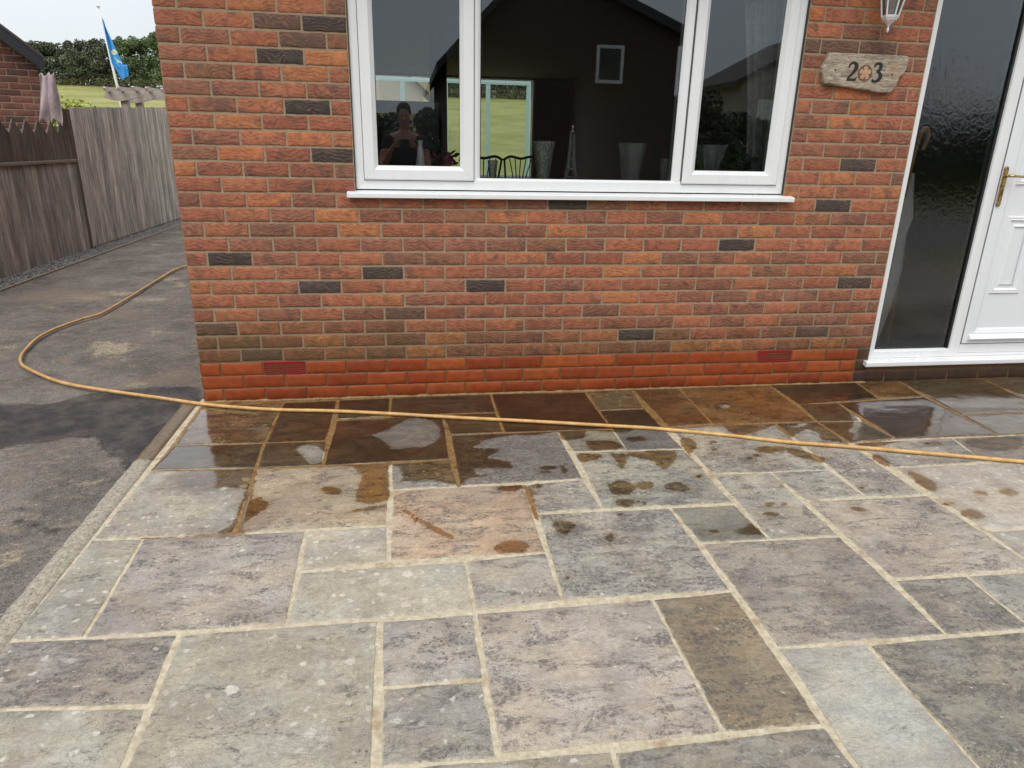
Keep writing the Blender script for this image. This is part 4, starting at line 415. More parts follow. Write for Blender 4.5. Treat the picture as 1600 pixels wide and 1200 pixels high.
def crystal(name, tint=(.95, .97, .97)):
    t = NT(name); g = t.n('BsdfGlass'); g.inputs['IOR'].default_value = 1.45; g.inputs['Roughness'].default_value = .03; t.put(g.inputs[0], tint)
    t.put(g.inputs['Normal'], t.bump(t.vor(90), .6, .004)); df = t.n('BsdfDiffuse'); t.put(df.inputs[0], (.8, .82, .82)); mx = t.n('MixShader'); t.put(mx.inputs[0], t.mr(t.vor(120), .2, .5, .03, .22)); t.t.links.new(g.outputs[0], mx.inputs[1]); t.t.links.new(df.outputs[0], mx.inputs[2]); t.t.links.new(mx.outputs[0], t.out.inputs[0]); return t.m  # white diffuse flecks painted in as glints of light on the glass
M['crystal'] = crystal('cut_glass')

# ------------------------------------------------------------------ paving: slabs with real edges, joints below
PAL = {  # stone colours when dry
 'gw': (152, 150, 140), 'gy': (168, 162, 148), 'gg': (150, 148, 133), 'gs': (154, 150, 140), 'gb': (148, 149, 146), 'gd': (140, 132, 130),
 'pk': (160, 151, 141), 'pg': (146, 139, 134), 'pp': (140, 134, 134), 'pd': (132, 110, 106), 'db': (128, 104, 84), 'dg': (128, 124, 112),
 'dp': (124, 112, 106), 'dk': (138, 132, 124), 'wb': (124, 86, 66), 'bk': (110, 112, 116), 'tn': (160, 142, 120), 'or': (182, 150, 116),
 'dm': (122, 120, 112), 'bl': (158, 160, 163), 'gm': (138, 133, 120), 'mo': (134, 118, 92), 'mg': (138, 131, 119)}
DK = dict(gw=.55, gy=.12, gg=.3, gs=.62, gb=.45, gd=.35, pk=.45, pg=.5, pp=.62, pd=.3, db=.55, dg=.5, dp=.5, dk=.9, wb=.35, bk=.9, tn=.4, dm=.35, bl=.18, gm=.62, mo=.55, mg=.55)
DK['or'] = .5
LI = dict(gw=.8, gy=1.1, gg=1.0, gs=.7, gb=.8, pk=.6, pg=.35, pp=.7, bl=.25, gm=.35, mo=.4, mg=.5, tn=.5, dm=.4, dk=.3)
slabs = []
for c, q in SLABS:
    q = [[max(x, -.036), y] for x, y in q]; lo = min(v[1] for v in q)
    if lo < -2.6: q = [[x, -2.80 if y < -2.6 else y] for x, y in q]
    slabs.append((c, q))
TR = [list(map(tuple, q)) for c, q in slabs]
# paving out of the frame continues the same random coursing so that other viewpoints see a whole patio
rr = random.Random(5); codes = list(PAL)
def fill(x0, x1, y0, y1):
    y = y0
    while y < y1 - .2:
        h = rr.choice([.57, .29, .57, .43]); h = min(h, y1 - y); x = x0
        if y1 - y - h < .2: h = y1 - y
        while x < x1 - .05:
            w = rr.choice([.85, .57, .57, .29, .43]); 
            if x1 - x - w < .25: w = x1 - x
            slabs.append((rr.choice(['gw', 'gy', 'gg', 'gs', 'gb', 'pk', 'pg', 'pp', 'bl', 'gm', 'mo']), [(x, y + h), (x + w, y + h), (x + w, y), (x, y)])); x += w
        y += h
ymin = min(v[1] for c, q in SLABS for v in q)
xs_r = max(v[0] for c, q in SLABS for v in q)
fill(-.036, 8.2, -5.6, -2.80)
for y0, y1 in ((-.59, .03), (-.88, -.59), (-1.18, -.88), (-1.76, -1.18), (-2.02, -1.76), (-2.28, -2.02), (-2.80, -2.28)):
    ym = (y0 + y1) / 2; xr = max(max(v[0] for v in q) for q in TR if min(v[1] for v in q) < ym - .05 and max(v[1] for v in q) > ym + .05)
    if xr < 8: fill(xr, 8.2, y0, y1)
_pv = []
V, F, A_col, A_rnd, A_dk, A_li, A_ed = [], [], [], [], [], [], []
base = 0
for si, (code, q) in enumerate(slabs):
    q = np.array(q, float)             # TL TR BR BL
    if abs(np.cross(q[1] - q[0], q[3] - q[0])) < 1e-3: continue
    c0 = q.mean(0)
    gap = .0044 + .0022 * RS.rand()
    # inset by moving each side inwards
    def inset(q, g):
        out = []
        for i in range(4):
            a, b, c = q[i - 1], q[i], q[(i + 1) % 4]
            e1 = (b - a) / np.linalg.norm(b - a); e2 = (c - b) / np.linalg.norm(c - b)
            n1 = np.array([e1[1], -e1[0]]); n2 = np.array([e2[1], -e2[0]])
            s = 1 if np.dot(n1, c0 - a) > 0 else -1
            A2 = np.array([n1, n2]) * s; bb = np.array([np.dot(n1 * s, b) + g, np.dot(n2 * s, b) + g])
            out.append(np.linalg.solve(A2, bb) if abs(np.linalg.det(A2)) > .05 else b)
        return np.array(out)
    q = inset(q, gap)
    W = max(np.linalg.norm(q[1] - q[0]), np.linalg.norm(q[2] - q[3])); H = max(np.linalg.norm(q[3] - q[0]), np.linalg.norm(q[2] - q[1]))
    near = c0[1] > -3.1
    st = .016 if near else .06
    def params(Ln):
        n = max(3, int(Ln / st)); u = np.linspace(0, 1, n + 1)
        return np.sort(np.r_[0, .0015 / Ln, .005 / Ln, u[1:-1], 1 - .005 / Ln, 1 - .0015 / Ln, 1])
    us, vs = params(W), params(H); nu, nv = len(us), len(vs)
    U, Vv = np.meshgrid(us, vs)
    P = ((1 - U) * (1 - Vv))[..., None] * q[0] + (U * (1 - Vv))[..., None] * q[1] + (U * Vv)[..., None] * q[2] + ((1 - U) * Vv)[..., None] * q[3]
    P = P.reshape(-1, 2); U = U.ravel(); Vv = Vv.ravel()
    ed = np.minimum(np.minimum(U, 1 - U) * W, np.minimum(Vv, 1 - Vv) * H)
    off = RS.rand(3) * 50
    z = np.zeros(len(P)); jx = np.zeros(len(P)); jy = np.zeros(len(P))
    for i, (px, py) in enumerate(P):
        z[i] = mn.noise((px * 5 + off[0], py * 9 + off[1], off[2])) * .0016 + mn.noise((px * 19 + off[0], py * 30, off[2])) * .0007
        if ed[i] < .03:
            k = 1 - ed[i] / .03
            jx[i] = (mn.noise((px * 40, py * 40, off[0])) * .0026 + mn.noise((px * 8, py * 8, off[1])) * .0042) * k
            jy[i] = (mn.noise((px * 40, py * 40, off[1] + 9)) * .0026 + mn.noise((px * 8, py * 8, off[0] + 5)) * .0042) * k
    z += RS.uniform(-.0012, .0012) + (U - .5) * RS.uniform(-.002, .002) + (Vv - .5) * RS.uniform(-.002, .002)
    z = np.where(ed < .0005, z - .010, np.where(ed < .002, z - .0022, np.where(ed < .006, z - .0006, z)))
    V.append(np.c_[P[:, 0] + jx, P[:, 1] + jy, z]); 
    idx = np.arange(nu * nv).reshape(nv, nu) + base
    F.append(np.stack([idx[1:, :-1].ravel(), idx[1:, 1:].ravel(), idx[:-1, 1:].ravel(), idx[:-1, :-1].ravel()], 1))
    n = nu * nv; base += n
    cc = desat(srgb(*PAL[code]), .55 if code == 'or' else .35 if code in ('mo', 'bl', 'tn') else .68) * .96 * np.array([1.07, 1.0, .875]) * RS.uniform(.93, 1.07) * np.array([1 + RS.uniform(-.03, .03), 1, 1 + RS.uniform(-.03, .03)])
    A_col.append(np.tile(cc, (n, 1))); A_rnd.append(np.tile(RS.rand(3) * 40, (n, 1)))
    A_dk.append(np.full(n, DK.get(code, .4))); A_li.append(np.full(n, LI.get(code, .1) )); A_ed.append(ed)
V = np.concatenate(V); F = np.concatenate(F)
wetf = field(V[:, :2], WET, DRY)
patio = build('patio', V, F, M['stone'], smooth=True, attrs=dict(col=np.concatenate(A_col), rnd=np.concatenate(A_rnd), dark=np.concatenate(A_dk), lich=np.concatenate(A_li), edge=np.concatenate(A_ed), wet=wetf, film=field(V[:, :2], FILM)))
tag(patio, 'riven sandstone paving slabs, soaked beside the wall and dry in front', kind='structure')
def sheet(name, x0, x1, y0, y1, z, st, mat, amp=.0, kw=None):
    xs = np.linspace(x0, x1, int((x1 - x0) / st) + 1); ys = np.linspace(y0, y1, int((y1 - y0) / st) + 1)
    X, Y = np.meshgrid(xs, ys); P = np.c_[X.ravel(), Y.ravel()]
    zz = np.array([mn.noise((a * 6, b * 6, 0)) for a, b in P]) * amp + z if amp else np.full(len(P), z)
    idx = np.arange(len(P)).reshape(len(ys), len(xs))
    Fq = np.stack([idx[:-1, :-1].ravel(), idx[:-1, 1:].ravel(), idx[1:, 1:].ravel(), idx[1:, :-1].ravel()], 1)
    return tag(build(name, np.c_[P, zz], Fq, mat, smooth=True, attrs=kw(P)), kind='structure')
sheet('patio_mortar', -.03, 8.2, -5.6, .06, -.0035, .022, M['joint'], .0012, lambda P: dict(wet=field(P, WET, DRY)))
sheet('driveway', -3.2, .05, -6, 14, -.012, .04, M['tarmac'], .004, lambda P: dict(wet=field(P, DWET), sand=field(P, SAND), brown=field(P, BROWN)))
# concrete edging between the tarmac and the slabs
xs = np.array([-.115, -.108, -.09, -.06, -.038, -.030]); zs = np.array([-.024, .000, .002, .0025, .0005, -.010])
ys = np.linspace(-5.6, -.005, 300); vv = []
for y in ys:
    for x, z in zip(xs, zs): vv.append((x + mn.noise((x * 20, y * 14, 1)) * .006, y, z + mn.noise((x * 30, y * 30, 4)) * .0016))
idx = np.arange(len(vv)).reshape(len(ys), 6)
edg = build('path_edging', vv, np.stack([idx[:-1, :-1].ravel(), idx[:-1, 1:].ravel(), idx[1:, 1:].ravel(), idx[1:, :-1].ravel()], 1), M['edging'], smooth=True,
            attrs=dict(wet=sdf(np.array(vv)[:, :2], [(-.3, .2), (.2, .2), (.2, -.75), (-.3, -.75)])))
tag(edg, kind='structure')

# terrain: one sheet out to the horizon, rising to the field's crest behind the house and behind the camera
t = NT('field_grass'); n = t.noise(.35, 6, .6); n2 = t.noise(3, 6, .7); n3 = t.noise(26, 4, .7)
c = t.mix(t.mr(n, .35, .65), (.20, .215, .055), (.30, .285, .10)); c = t.mul(c, t.mix(n2, (.75, .8, .7), (1.25, 1.2, 1.2))); c = t.mul(c, t.mix(n3, (.7,) * 3, (1.3,) * 3))
t.bsdf(c, .95, t.bump(n3, .6, .05)); M['grass'] = t.m
def ter(x, y):
    if y > 14: return -.06 + 5.3 * min(1, max(0, (y - 14) / 46)) ** 1.15 + max(0, y - 60) * .015
    if y < -24: return -.06 + 4.0 * min(1, (-24 - y) / 40) ** 1.2
    return -.06
gx = np.r_[np.linspace(-400, -50, 12), np.linspace(-45, 45, 60), np.linspace(50, 400, 12)]
gy = np.r_[np.linspace(-400, -75, 12), np.linspace(-70, 75, 90), np.linspace(80, 400, 12)]
vv = [(x, y, ter(x, y)) for y in gy for x in gx]; idx = np.arange(len(vv)).reshape(len(gy), len(gx))
tag(build('ground', vv, np.stack([idx[:-1, :-1].ravel(), idx[:-1, 1:].ravel(), idx[1:, 1:].ravel(), idx[1:, :-1].ravel()], 1), M['grass'], smooth=True), 'grass field rising to a hedge', kind='structure')
t = NT('road_tarmac'); t.bsdf(t.mul(srgb(118, 114, 112), t.mix(t.noise(3, 6, .7), (.8,) * 3, (1.2,) * 3)), .9, t.bump(t.noise(200), .5, .004)); M['road'] = t.m
tag(MB().box(-9, 22, -12.2, -5.62, -.05, -.02).obj('road', M['road']), kind='structure')

# ------------------------------------------------------------------ brickwork
CH = .07545                 # course height
def palette(zone):
    r = RS.rand()
    if r < .28: c = (178, 104, 74)
    elif r < .58: c = (166, 94, 70)
    elif r < .78: c = (154, 94, 74)
    elif r < .86: c = (146, 94, 76)
    elif r < .955: c = (186, 112, 70)
    else: c = (150, 98, 72)
    c = np.array(srgb(*c)); c = c * RS.uniform(.88, 1.12)
    return desat(c, .10) * np.array([.83, .855, .76])
DARKC = np.array(srgb(70, 60, 55)); PLUMC = np.array(srgb(106, 78, 66)); ORGC = desat(srgb(178, 104, 62), .08)
def brickwork(rects, frame, colour, gap=.0105, dep=.0055, rough=.0011):
    """rects: (u0,u1,v0,v1) brick cells; frame(u,v,d)->xyz with d depth behind the face"""
    V, F, AC, AR, AV = [], [], [], [], []; base = 0
    for (u0, u1, v0, v1) in rects:
        g = gap / 2; a, b, c, d = u0 + g, u1 - g, v0 + g, v1 - g
        if b - a < .012 or d - c < .01: continue
        nu = max(2, int((b - a) / .018)); us = np.r_[a, a + .0012, a + .004, np.linspace(a, b, nu + 1)[1:-1], b - .004, b - .0012, b]; us.sort()
        vs = np.r_[c, c + .0012, c + .004, np.linspace(c, d, 4)[1:-1], d - .004, d - .0012, d]; vs.sort()
        off = RS.rand(3) * 30; lift = RS.uniform(-.0012, .0012); rot = RS.uniform(-.004, .004); sh = RS.uniform(-.0012, .0012)
        for v in vs:
            for u in us:
                e = min(u - a, b - u, v - c, d - v)
                dd = dep if e < 1e-5 else (.0016 if e < .0018 else (.0004 if e < .006 else 0))
                dd += lift + mn.noise((u * 30 + off[0], v * 30, off[1])) * rough
                k = max(0, 1 - e / .015)
                ju = mn.noise((u * 60, v * 60, off[0])) * .0028 * k; jv = mn.noise((u * 40, v * 60, off[1])) * .0026 * k
                V.append(frame(u + ju, v + jv + (u - (a + b) / 2) * rot + sh, dd)); AV.append(v)
        n = len(us) * len(vs); idx = np.arange(n).reshape(len(vs), len(us)) + base
        F.append(np.stack([idx[:-1, :-1].ravel(), idx[:-1, 1:].ravel(), idx[1:, 1:].ravel(), idx[1:, :-1].ravel()], 1)); base += n
        AC.append(np.tile(colour((u0 + u1) / 2, (v0 + v1) / 2), (n, 1))); AR.append(np.tile(RS.rand(3) * 20, (n, 1)))
    return np.array(V), np.concatenate(F), dict(col=np.concatenate(AC), rnd=np.concatenate(AR), vz=np.array(AV))
def cells(u0, u1, k0, k1, holes=(), hdr=.1075, phase=0, lay=CH, end=None):
    """stretcher bond; bricks cut at openings (u0,u1,v0,v1)"""
    out = []
    for k in range(k0, k1):
        v0, v1 = k * lay, (k + 1) * lay; j = [u0]; x = u0 + (hdr if (k + phase) % 2 == 0 else hdr + .1125)
        while x < u1 - .03: j.append(x); x += .225
        j.append(u1); cuts = [(h[0], h[1]) for h in holes if v0 + .02 < h[3] and v1 - .02 > h[2]]
        segs = [(a, b) for a, b in zip(j[:-1], j[1:])]
        for h0, h1 in cuts:
            ns = []
            for a, b in segs:
                if b <= h0 or a >= h1: ns.append((a, b)); continue
                if a < h0 - .03: ns.append((a, h0))
                if b > h1 + .03: ns.append((h1, b))
            # merge slivers next to the opening
            segs = ns
        out += [(a, b, v0, v1) for a, b in segs]
    return out
def front_colour(u, v):
    for (x, z) in DARKB:
        if abs(u - x) < .11 and abs(v - z) < CH / 2: return DARKC * RS.uniform(.85, 1.15)
    for (x, z) in PLUMB:
        if abs(u - x) < .11 and abs(v - z) < CH / 2: return PLUMC
    for (x, z) in ORGB:
        if abs(u - x) < .11 and abs(v - z) < CH / 2: return ORGC
    return palette(0)
WX0, WX1, WZ0, WZ1 = .884, 3.276, 1.152, 2.31        # window opening
DX0, DX1, DZ1 = 4.012, 5.62, 2.34                     # door opening
house = thing('brick_house', 'red brick bungalow with a terracotta painted plinth, white window and white front door', 'house', (0, 0, 0))
TOP = 35
cw = cells(0, DX0, 3, TOP, [(WX0, WX1, WZ0 - .02, WZ1)])
cw += cells(DX1, 8.2, 3, TOP, hdr=.15) + [(a, min(b, DX1), c, d) for a, b, c, d in cells(DX0 - .1, DX1, int(DZ1 / CH) + 1, TOP)]
V, F, at = brickwork(cw, lambda u, v, d: (u, d, v), front_colour)
fw = build('wall', V, F, M['brick'], house, smooth=True, attrs=at)
V, F, at = brickwork(cells(0, 8.5, 3, TOP, phase=1), lambda u, v, d: (d, u, v), lambda u, v: palette(0))
build('side_wall', V, F[:, ::-1], M['brick'], house, smooth=True, attrs=at)
VENTX = (.451, 3.318)
pc = cells(0, 3.925, 0, 3)
vents = []
for k in (0, 1):
    x = VENTX[k]; best = min([b for b in pc if b[2] > CH * 1.5], key=lambda b: abs((b[0] + b[1]) / 2 - x)); vents.append(best); pc.remove(best)
pc += [(a, b, c, d) for a, b, c, d in cells(3.925, 8.2, 0, 1, phase=1)] + cells(3.925, DX0 - .005, 1, 3)
def pcol(u, v):
    if u > 3.93: return np.array(srgb(72, 52, 38)) * RS.uniform(.85, 1.1)
    c = np.array(srgb(*random.choice([(164, 68, 40), (156, 62, 38), (170, 76, 50), (150, 58, 36)]))); return c * np.array([1.02, 1.28, .58]) * RS.uniform(.94, 1.06) * .80
V, F, at = brickwork(pc, lambda u, v, d: (u, d - .001, v), pcol, gap=.0085, dep=.0025, rough=.0006)
build('plinth', V, F, M['plinth'], house, smooth=True, attrs=at)
V, F, at = brickwork(cells(0, 8.5, 0, 3, phase=1), lambda u, v, d: (d - .001, u, v), pcol, gap=.009, dep=.004)
build('side_plinth', V, F[:, ::-1], M['plinth'], house, smooth=True, attrs=at)
mb = MB(); T = .1
ZT = TOP * CH
mb.box(.0045, WX0, .0045, T, -.02, ZT); mb.box(WX1, DX0, .0045, T, -.02, ZT); mb.box(WX0, WX1, .0045, T, -.02, WZ0 - .012); mb.box(WX0, WX1, .0045, T, WZ1, ZT)
mb.box(DX0, DX1, .0045, T, DZ1, ZT); mb.box(DX0, DX1, .0045, T, -.02, .105); mb.box(DX1, 8.2, .0045, T, -.02, ZT)
mb.box(.0045, T, T, 8.5, -.02, ZT)
mb.obj('mortar_backing', M['mortar'], house)
# rough mortar fillet where the wall meets the paving
fl = MB(); vs = []
for i in range(260):
    x = i * .0155; a = .006 + mn.noise((x * 20, 3, 1)) * .004; b = .006 + mn.noise((x * 17, 8, 2)) * .006
    vs += [(x, -a - .004, -.002), (x, -a * .5, b * .45), (x, .001, b)]
fs = []
for i in range(259):
    for k in range(2): fs.append((i * 3 + k, i * 3 + 3 + k, i * 3 + 4 + k, i * 3 + 1 + k))
build('mortar_fillet', vs, fs, M['joint'], house, smooth=True, attrs=dict(wet=np.full(len(vs), .02)))
# air vents
for i, (a, b, c, d) in enumerate(vents):
    a += .004; b -= .004; c += .003; d -= .003
    f = MB(); f.box(a, b, -.001, .03, c, c + .006); f.box(a, b, -.001, .03, d - .006, d); f.box(a, a + .006, -.0012, .03, c + .006, d - .006); f.box(b - .006, b, -.0012, .03, c + .006, d - .006)
    v = f.obj('air_vent', M['red_vent'], house)
    s = MB(); n = 5; hh = (d - c - .012) / n
    for k in range(n):
        z0 = c + .006 + k * hh; s.prism([(0.000, z0 + hh * .52), (.0, z0 + hh * .92), (.003, z0 + hh * .94), (.007, z0 + hh * .60)], a + .006, b - .006, 'x')
    s.obj('louvre', M['red_vent'], v)
    MB().box(a + .004, b - .004, .018, .03, c + .004, d - .004).obj('vent_shadow_gap', M['dark'], v)

# ------------------------------------------------------------------ window
def ring(x0, x1, z0, z1, prof, gap=.0004):
    """mitred rectangular frame; prof = [(inset, y)...] across the member"""
    out = []
    def P(k, ins, y):       # corners: bl, br, tr, tl
        return [(x0 + ins, y, z0 + ins), (x1 - ins, y, z0 + ins), (x1 - ins, y, z1 - ins), (x0 + ins, y, z1 - ins)][k]
    vs = []; fs = []
    for side in range(4):
        a, b = side, (side + 1) % 4; st = len(vs)
        dv = Vector(P(b, 0, 0)) - Vector(P(a, 0, 0)); dv.normalize()
        for ins, y in prof:
            pa = Vector(P(a, ins, y)) + dv * gap; pb = Vector(P(b, ins, y)) - dv * gap; vs += [pa[:], pb[:]]
        n = len(prof)
        for i in range(n - 1): fs.append((st + 2 * i, st + 2 * i + 1, st + 2 * i + 3, st + 2 * i + 2))
        fs.append(tuple(st + 2 * i for i in range(n))); fs.append(tuple(st + 2 * i + 1 for i in range(n - 1, -1, -1)))
    return vs, fs
def rprof(w, yf, yb, ch=.018, lip=.004, inner=.012):
    return [(0, yb), (0, yf + lip), (lip * .4, yf + lip * .3), (lip, yf), (w - ch, yf), (w - ch + .002, yf + .001), (w, yf + inner), (w, yb)]
win = MB()
win.add(*ring(WX0 + .004, WX1 - .004, WZ0 + .003, WZ1 - .003, rprof(.062, .020, .085, .012, .002, .006)))
# fixed bead of the middle light
win.add(*ring(1.492, 2.656, WZ0 + .012, WZ1 - .01, [(0, .08), (0, .0215), (.028, .0215), (.034, .024), (.046, .034), (.050, .07), (.05, .08)]))
wo = win.obj('window', M['upvc'], house)
for (x0, x1, nm) in ((.933, 1.504, 's'), (2.665, 3.228, 's')):
    s = MB(); s.add(*ring(x0, x1, 1.203, 2.27, rprof(.072, .006, .06, .022, .006, .020)))
    # shadow gap rebate behind the sash
    sh = s.obj('casement', M['upvc'], wo)
    MB().add(*ring(x0 - .003, x1 + .003, 1.200, 2.273, [(0, .0225), (0, .019), (.02, .019), (.02, .0225)], 0)).obj('casement_seal', M['gasket'], wo)
def pane(x0, x1, z0, z1, y, mat, parent, name='pane'):
    return build(name, [(x0, y, z0), (x1, y, z0), (x1, y, z1), (x0, y, z1)], [(0, 1, 2, 3)], mat, parent)
for x0, x1, z0, z1, y in ((1.0, 1.437, 1.27, 2.20, .030), (1.54, 2.61, 1.21, 2.26, .042), (2.733, 3.16, 1.27, 2.20, .030)):
    pane(x0, x1, z0, z1, y, M['glass'], wo)
    MB().add(*ring(x0 - .001, x1 + .001, z0 - .001, z1 + .001, [(0, y - .002), (.0035, y - .002), (.0035, y + .004), (0, y + .004)], 0)).obj('glazing_gasket', M['gasket'], wo)
sl = MB(); sl.prism([(-.037, 1.113), (-.040, 1.116), (-.040, 1.135), (-.036, 1.1395), (.03, 1.149), (.03, 1.125), (-.026, 1.121), (-.026, 1.113)], .842, 3.325, 'x')
sl.obj('sill', M['upvc'], wo)
# black mastic line around the frame
MB().box(WX0 - .001, WX0 + .004, .006, .022, WZ0, WZ1).obj('sealant', M['seal'], wo); MB().box(WX1 - .004, WX1 + .001, .006, .022, WZ0, WZ1).obj('sealant', M['seal'], wo)
# ------------------------------------------------------------------ front door with side light
YD = .030
dr = MB(); dr.add(*ring(4.016, 4.642, .150, 2.33, [(0, .10), (0, YD), (.040, YD), (.046, YD + .003), (.052, YD + .018), (.052, .10)]))
dr.add(*ring(4.6425, 5.60, .1501, 2.33, [(0, .10), (0, YD), (.018, YD), (.022, YD + .008), (.022, .10)]))
dr.box(4.664, 5.579, YD + .0005, .10, .1725, .2290)
door = dr.obj('door_frame', M['upvc'], house)
DSX0, DSX1, DSZ0 = 4.068, 4.590, .202
pane(DSX0, DSX1, DSZ0, 2.278, YD + .022, M['obscure'], door, 'side_light')
MB().box(4.576, 4.5895, YD + .010, YD + .021, DSZ0, 2.278).obj('glazing_gasket', M['gasket'], door)
mb = MB(); mb.prism([(-.034, .112), (-.036, .118), (-.036, .138), (-.030, .144), (.06, .1495), (.06, .118), (-.02, .118), (-.02, .112)], 3.978, 5.66, 'x')
mb.obj('threshold', M['upvc'], door)
LX0, LX1, LZ0, LZ1 = 4.667, 5.575, .236, 2.30
lf = MB(); yl = YD + .006
lf.box(LX0, LX1, yl + .004, .09, LZ0, LZ1)
lf.add(*ring(LX0, LX1, LZ0, LZ1, [(0, .09), (0, yl - .010), (.004, yl - .012), (.070, yl - .012), (.076, yl - .009), (.092, yl - .002), (.098, yl + .003), (.10, yl + .006)]))
leaf = lf.obj('door', M['door'], house)
pn = MB()
for (a, b) in ((4.800, 4.985), (5.175, 5.36)):
    for (c, d) in ((.572, 1.025), (1.235, 2.10)):
        pn.add(*ring(a - .012, b + .012, c - .012, d + .012, [(0, yl + .006), (.0, yl), (.006, yl - .007), (.014, yl - .004), (.020, yl - .008), (.030, yl + .002), (.034, yl + .006)]))
        pn.add(*ring(a + .03, b - .03, c + .03, d - .03, [(0, yl + .006), (.016, yl - .004), (.02, yl - .004)]))
pn.obj('panel_moulding', M['door'], leaf)
wb = MB(); wb.prism([(yl - .010, .258), (yl - .036, .266), (yl - .040, .272), (yl - .022, .292), (yl - .010, .296)], 4.70, 5.56, 'x'); wb.obj('weather_bar', M['upvc'], leaf)
gk = MB(); gk.box(4.664, 4.668, YD - .004, YD + .01, LZ0, LZ1); gk.box(4.668, 5.575, YD - .001, YD + .01, LZ0 - .006, LZ0 - .001); gk.obj('door_seal', simple('grey_seal', (.22, .23, .24), .5, 0), leaf)
hp = MB(); bm_ = []
pts = [(math.cos(a) * .0135, math.sin(a) * .0135) for a in np.linspace(0, PI, 9)]
out = [(4.683 + x, 1.315 + z) for x, z in pts] + [(4.683 - x, 1.110 - z) for x, z in pts]
hp.prism(out, yl - .012, yl - .021); hp.prism([((x - 4.683) * .72 + 4.683, (z - 1.2125) * .96 + 1.2125) for x, z in out], yl - .021, yl - .025)
hd = hp.obj('handle', M['brass'], leaf)
lv = MB(); lv.tube([(4.683, yl - .02, 1.276), (4.683, yl - .052, 1.276), (4.690, yl - .062, 1.276), (4.71, yl - .064, 1.275), (4.76, yl - .062, 1.273), (4.80, yl - .060, 1.270), (4.812, yl - .055, 1.268)], [.010, .009, .009, .008, .0068, .0062, .003], 12)
lv.lathe([(.012, 0), (.013, .004), (.009, .01)], (4.683, 0, 0)); lv.v = lv.v[:7 * 12]; lv.f = [f for f in lv.f if max(f) < 84]
lv.obj('lever', M['brass'], hd, True)
ky = MB(); ky.box(4.680, 4.686, yl - .0275, yl - .0245, 1.165, 1.195, .001); ky.obj('keyhole', M['gasket'], hd)

# ------------------------------------------------------------------ rest of the house: rooms, roof
rm = MB()
XL, XR, YB, Z0, Z1 = .105, 3.86, 8.3, .2, 2.42
rm.box(.1005, .13, .105, YB, 0, Z1 + .1); rm.box(XR, XR + .08, .105, YB, 0, Z1 + .1)     # side walls of the lounge
rm.box(.13, XR, .101, .125, 0, 1.19); rm.box(.13, WX0 - .01, .101, .125, 1.19, Z1); rm.box(WX1 + .01, XR, .101, .125, 1.19, Z1); rm.box(WX0 - .01, WX1 + .01, .101, .125, WZ1 + .01, Z1)
OX0, OX1, OZ0, OZ1 = .70, 3.26, .25, 2.41
rm.box(.13, OX0, YB - .1, YB, 0, Z1); rm.box(OX1, XR, YB - .1, YB, 0, Z1); rm.box(OX0, OX1, YB - .1, YB, OZ1, Z1); rm.box(OX0, OX1, YB - .1, YB, 0, OZ0)
rm.obj('interior_wall', M['room_wall'], house)
pt = MB(); pt.box(1.40, 1.56, 3.4, 3.5, Z0, Z1); pt.obj('interior_pier', M['room_dark'], house)
MB().box(.13, XR, .126, YB - .101, Z0 - .05, Z0).obj('interior_floor', M['carpet'], house)
MB().box(.13, XR, .126, YB - .101, Z1 + .001, Z1 + .05).obj('ceiling', M['room_wall'], house)
hl = MB(); hl.box(XR + .085, 5.9, 1.6, 1.68, .1, Z1); hl.box(5.82, 5.9, .101, 1.6, .1, Z1); hl.box(XR + .085, 5.9, .101, 1.68, .08, .14); hl.box(XR + .085, 5.9, .101, 1.68, Z1, Z1 + .04)
hl.obj('hall_wall', M['room_dark'], house)
MB().box(.14, XR - .01, .100, .30, 1.160, 1.187, .004).obj('window_board', M['upvc'], house)
rd = MB(); rd.add(*ring(OX0, OX1, OZ0, OZ1, [(0, YB), (0, YB - .06), (.02, YB - .06), (.02, YB)]))
rear = rd.obj('rear_door', M['upvc'], house); pane(OX0 + .07, OX1 - .07, OZ0 + .07, OZ1 - .07, YB - .05, M['rear_glass'], rear)
bk = MB(); bk.box(0, OX0, YB + .002, 8.5, 0, ZT); bk.box(OX1, 8.2, YB + .002, 8.5, 0, ZT); bk.box(OX0, OX1, YB + .002, 8.5, OZ1, ZT); bk.box(OX0, OX1, YB + .002, 8.5, 0, OZ0)
bk.box(8.1, 8.2, .1, YB, 0, ZT); bk.obj('rear_wall', M['brick_far'], house)
M['tile'] = simple('roof_tile', srgb(84, 74, 70), .85, .15, 8, .3, 30)
rf = MB(); rf.prism([(-.32, ZT + .02), (4.25, ZT + 2.1), (8.9, ZT + .02), (8.9, ZT + .14), (4.25, ZT + 2.22), (-.32, ZT + .14)], -.2, 8.4, 'x'); rf.obj('roof', M['tile'], house)
fa = MB(); fa.box(-.2, 8.4, -.345, -.322, ZT - .04, ZT + .13); fa.box(-.19, 8.39, -.320, -.002, ZT - .03, ZT - .018); fa.obj('fascia', M['upvc'], house)

M['teal_metal'] = simple('pale_teal_frame', srgb(178, 206, 204), .4, .02)
gs = thing('rear_frame_standin', 'pale teal screen standing in for the rear door frame, set outside to catch daylight', 'screen', (0, 0, 0)); YG = 11.5  # rear door frame rebuilt outside the house so that daylight brightens it
for z in (.02, 2.56): MB().box(.49, 3.76, YG, YG + .05, z, z + .08).obj('rail', M['teal_metal'], gs)
for x in (1.13, 2.0, 2.87, 3.72): MB().box(x - .045, x + .045, YG + .003, YG + .047, .101, 2.559).obj('post', M['teal_metal'], gs)
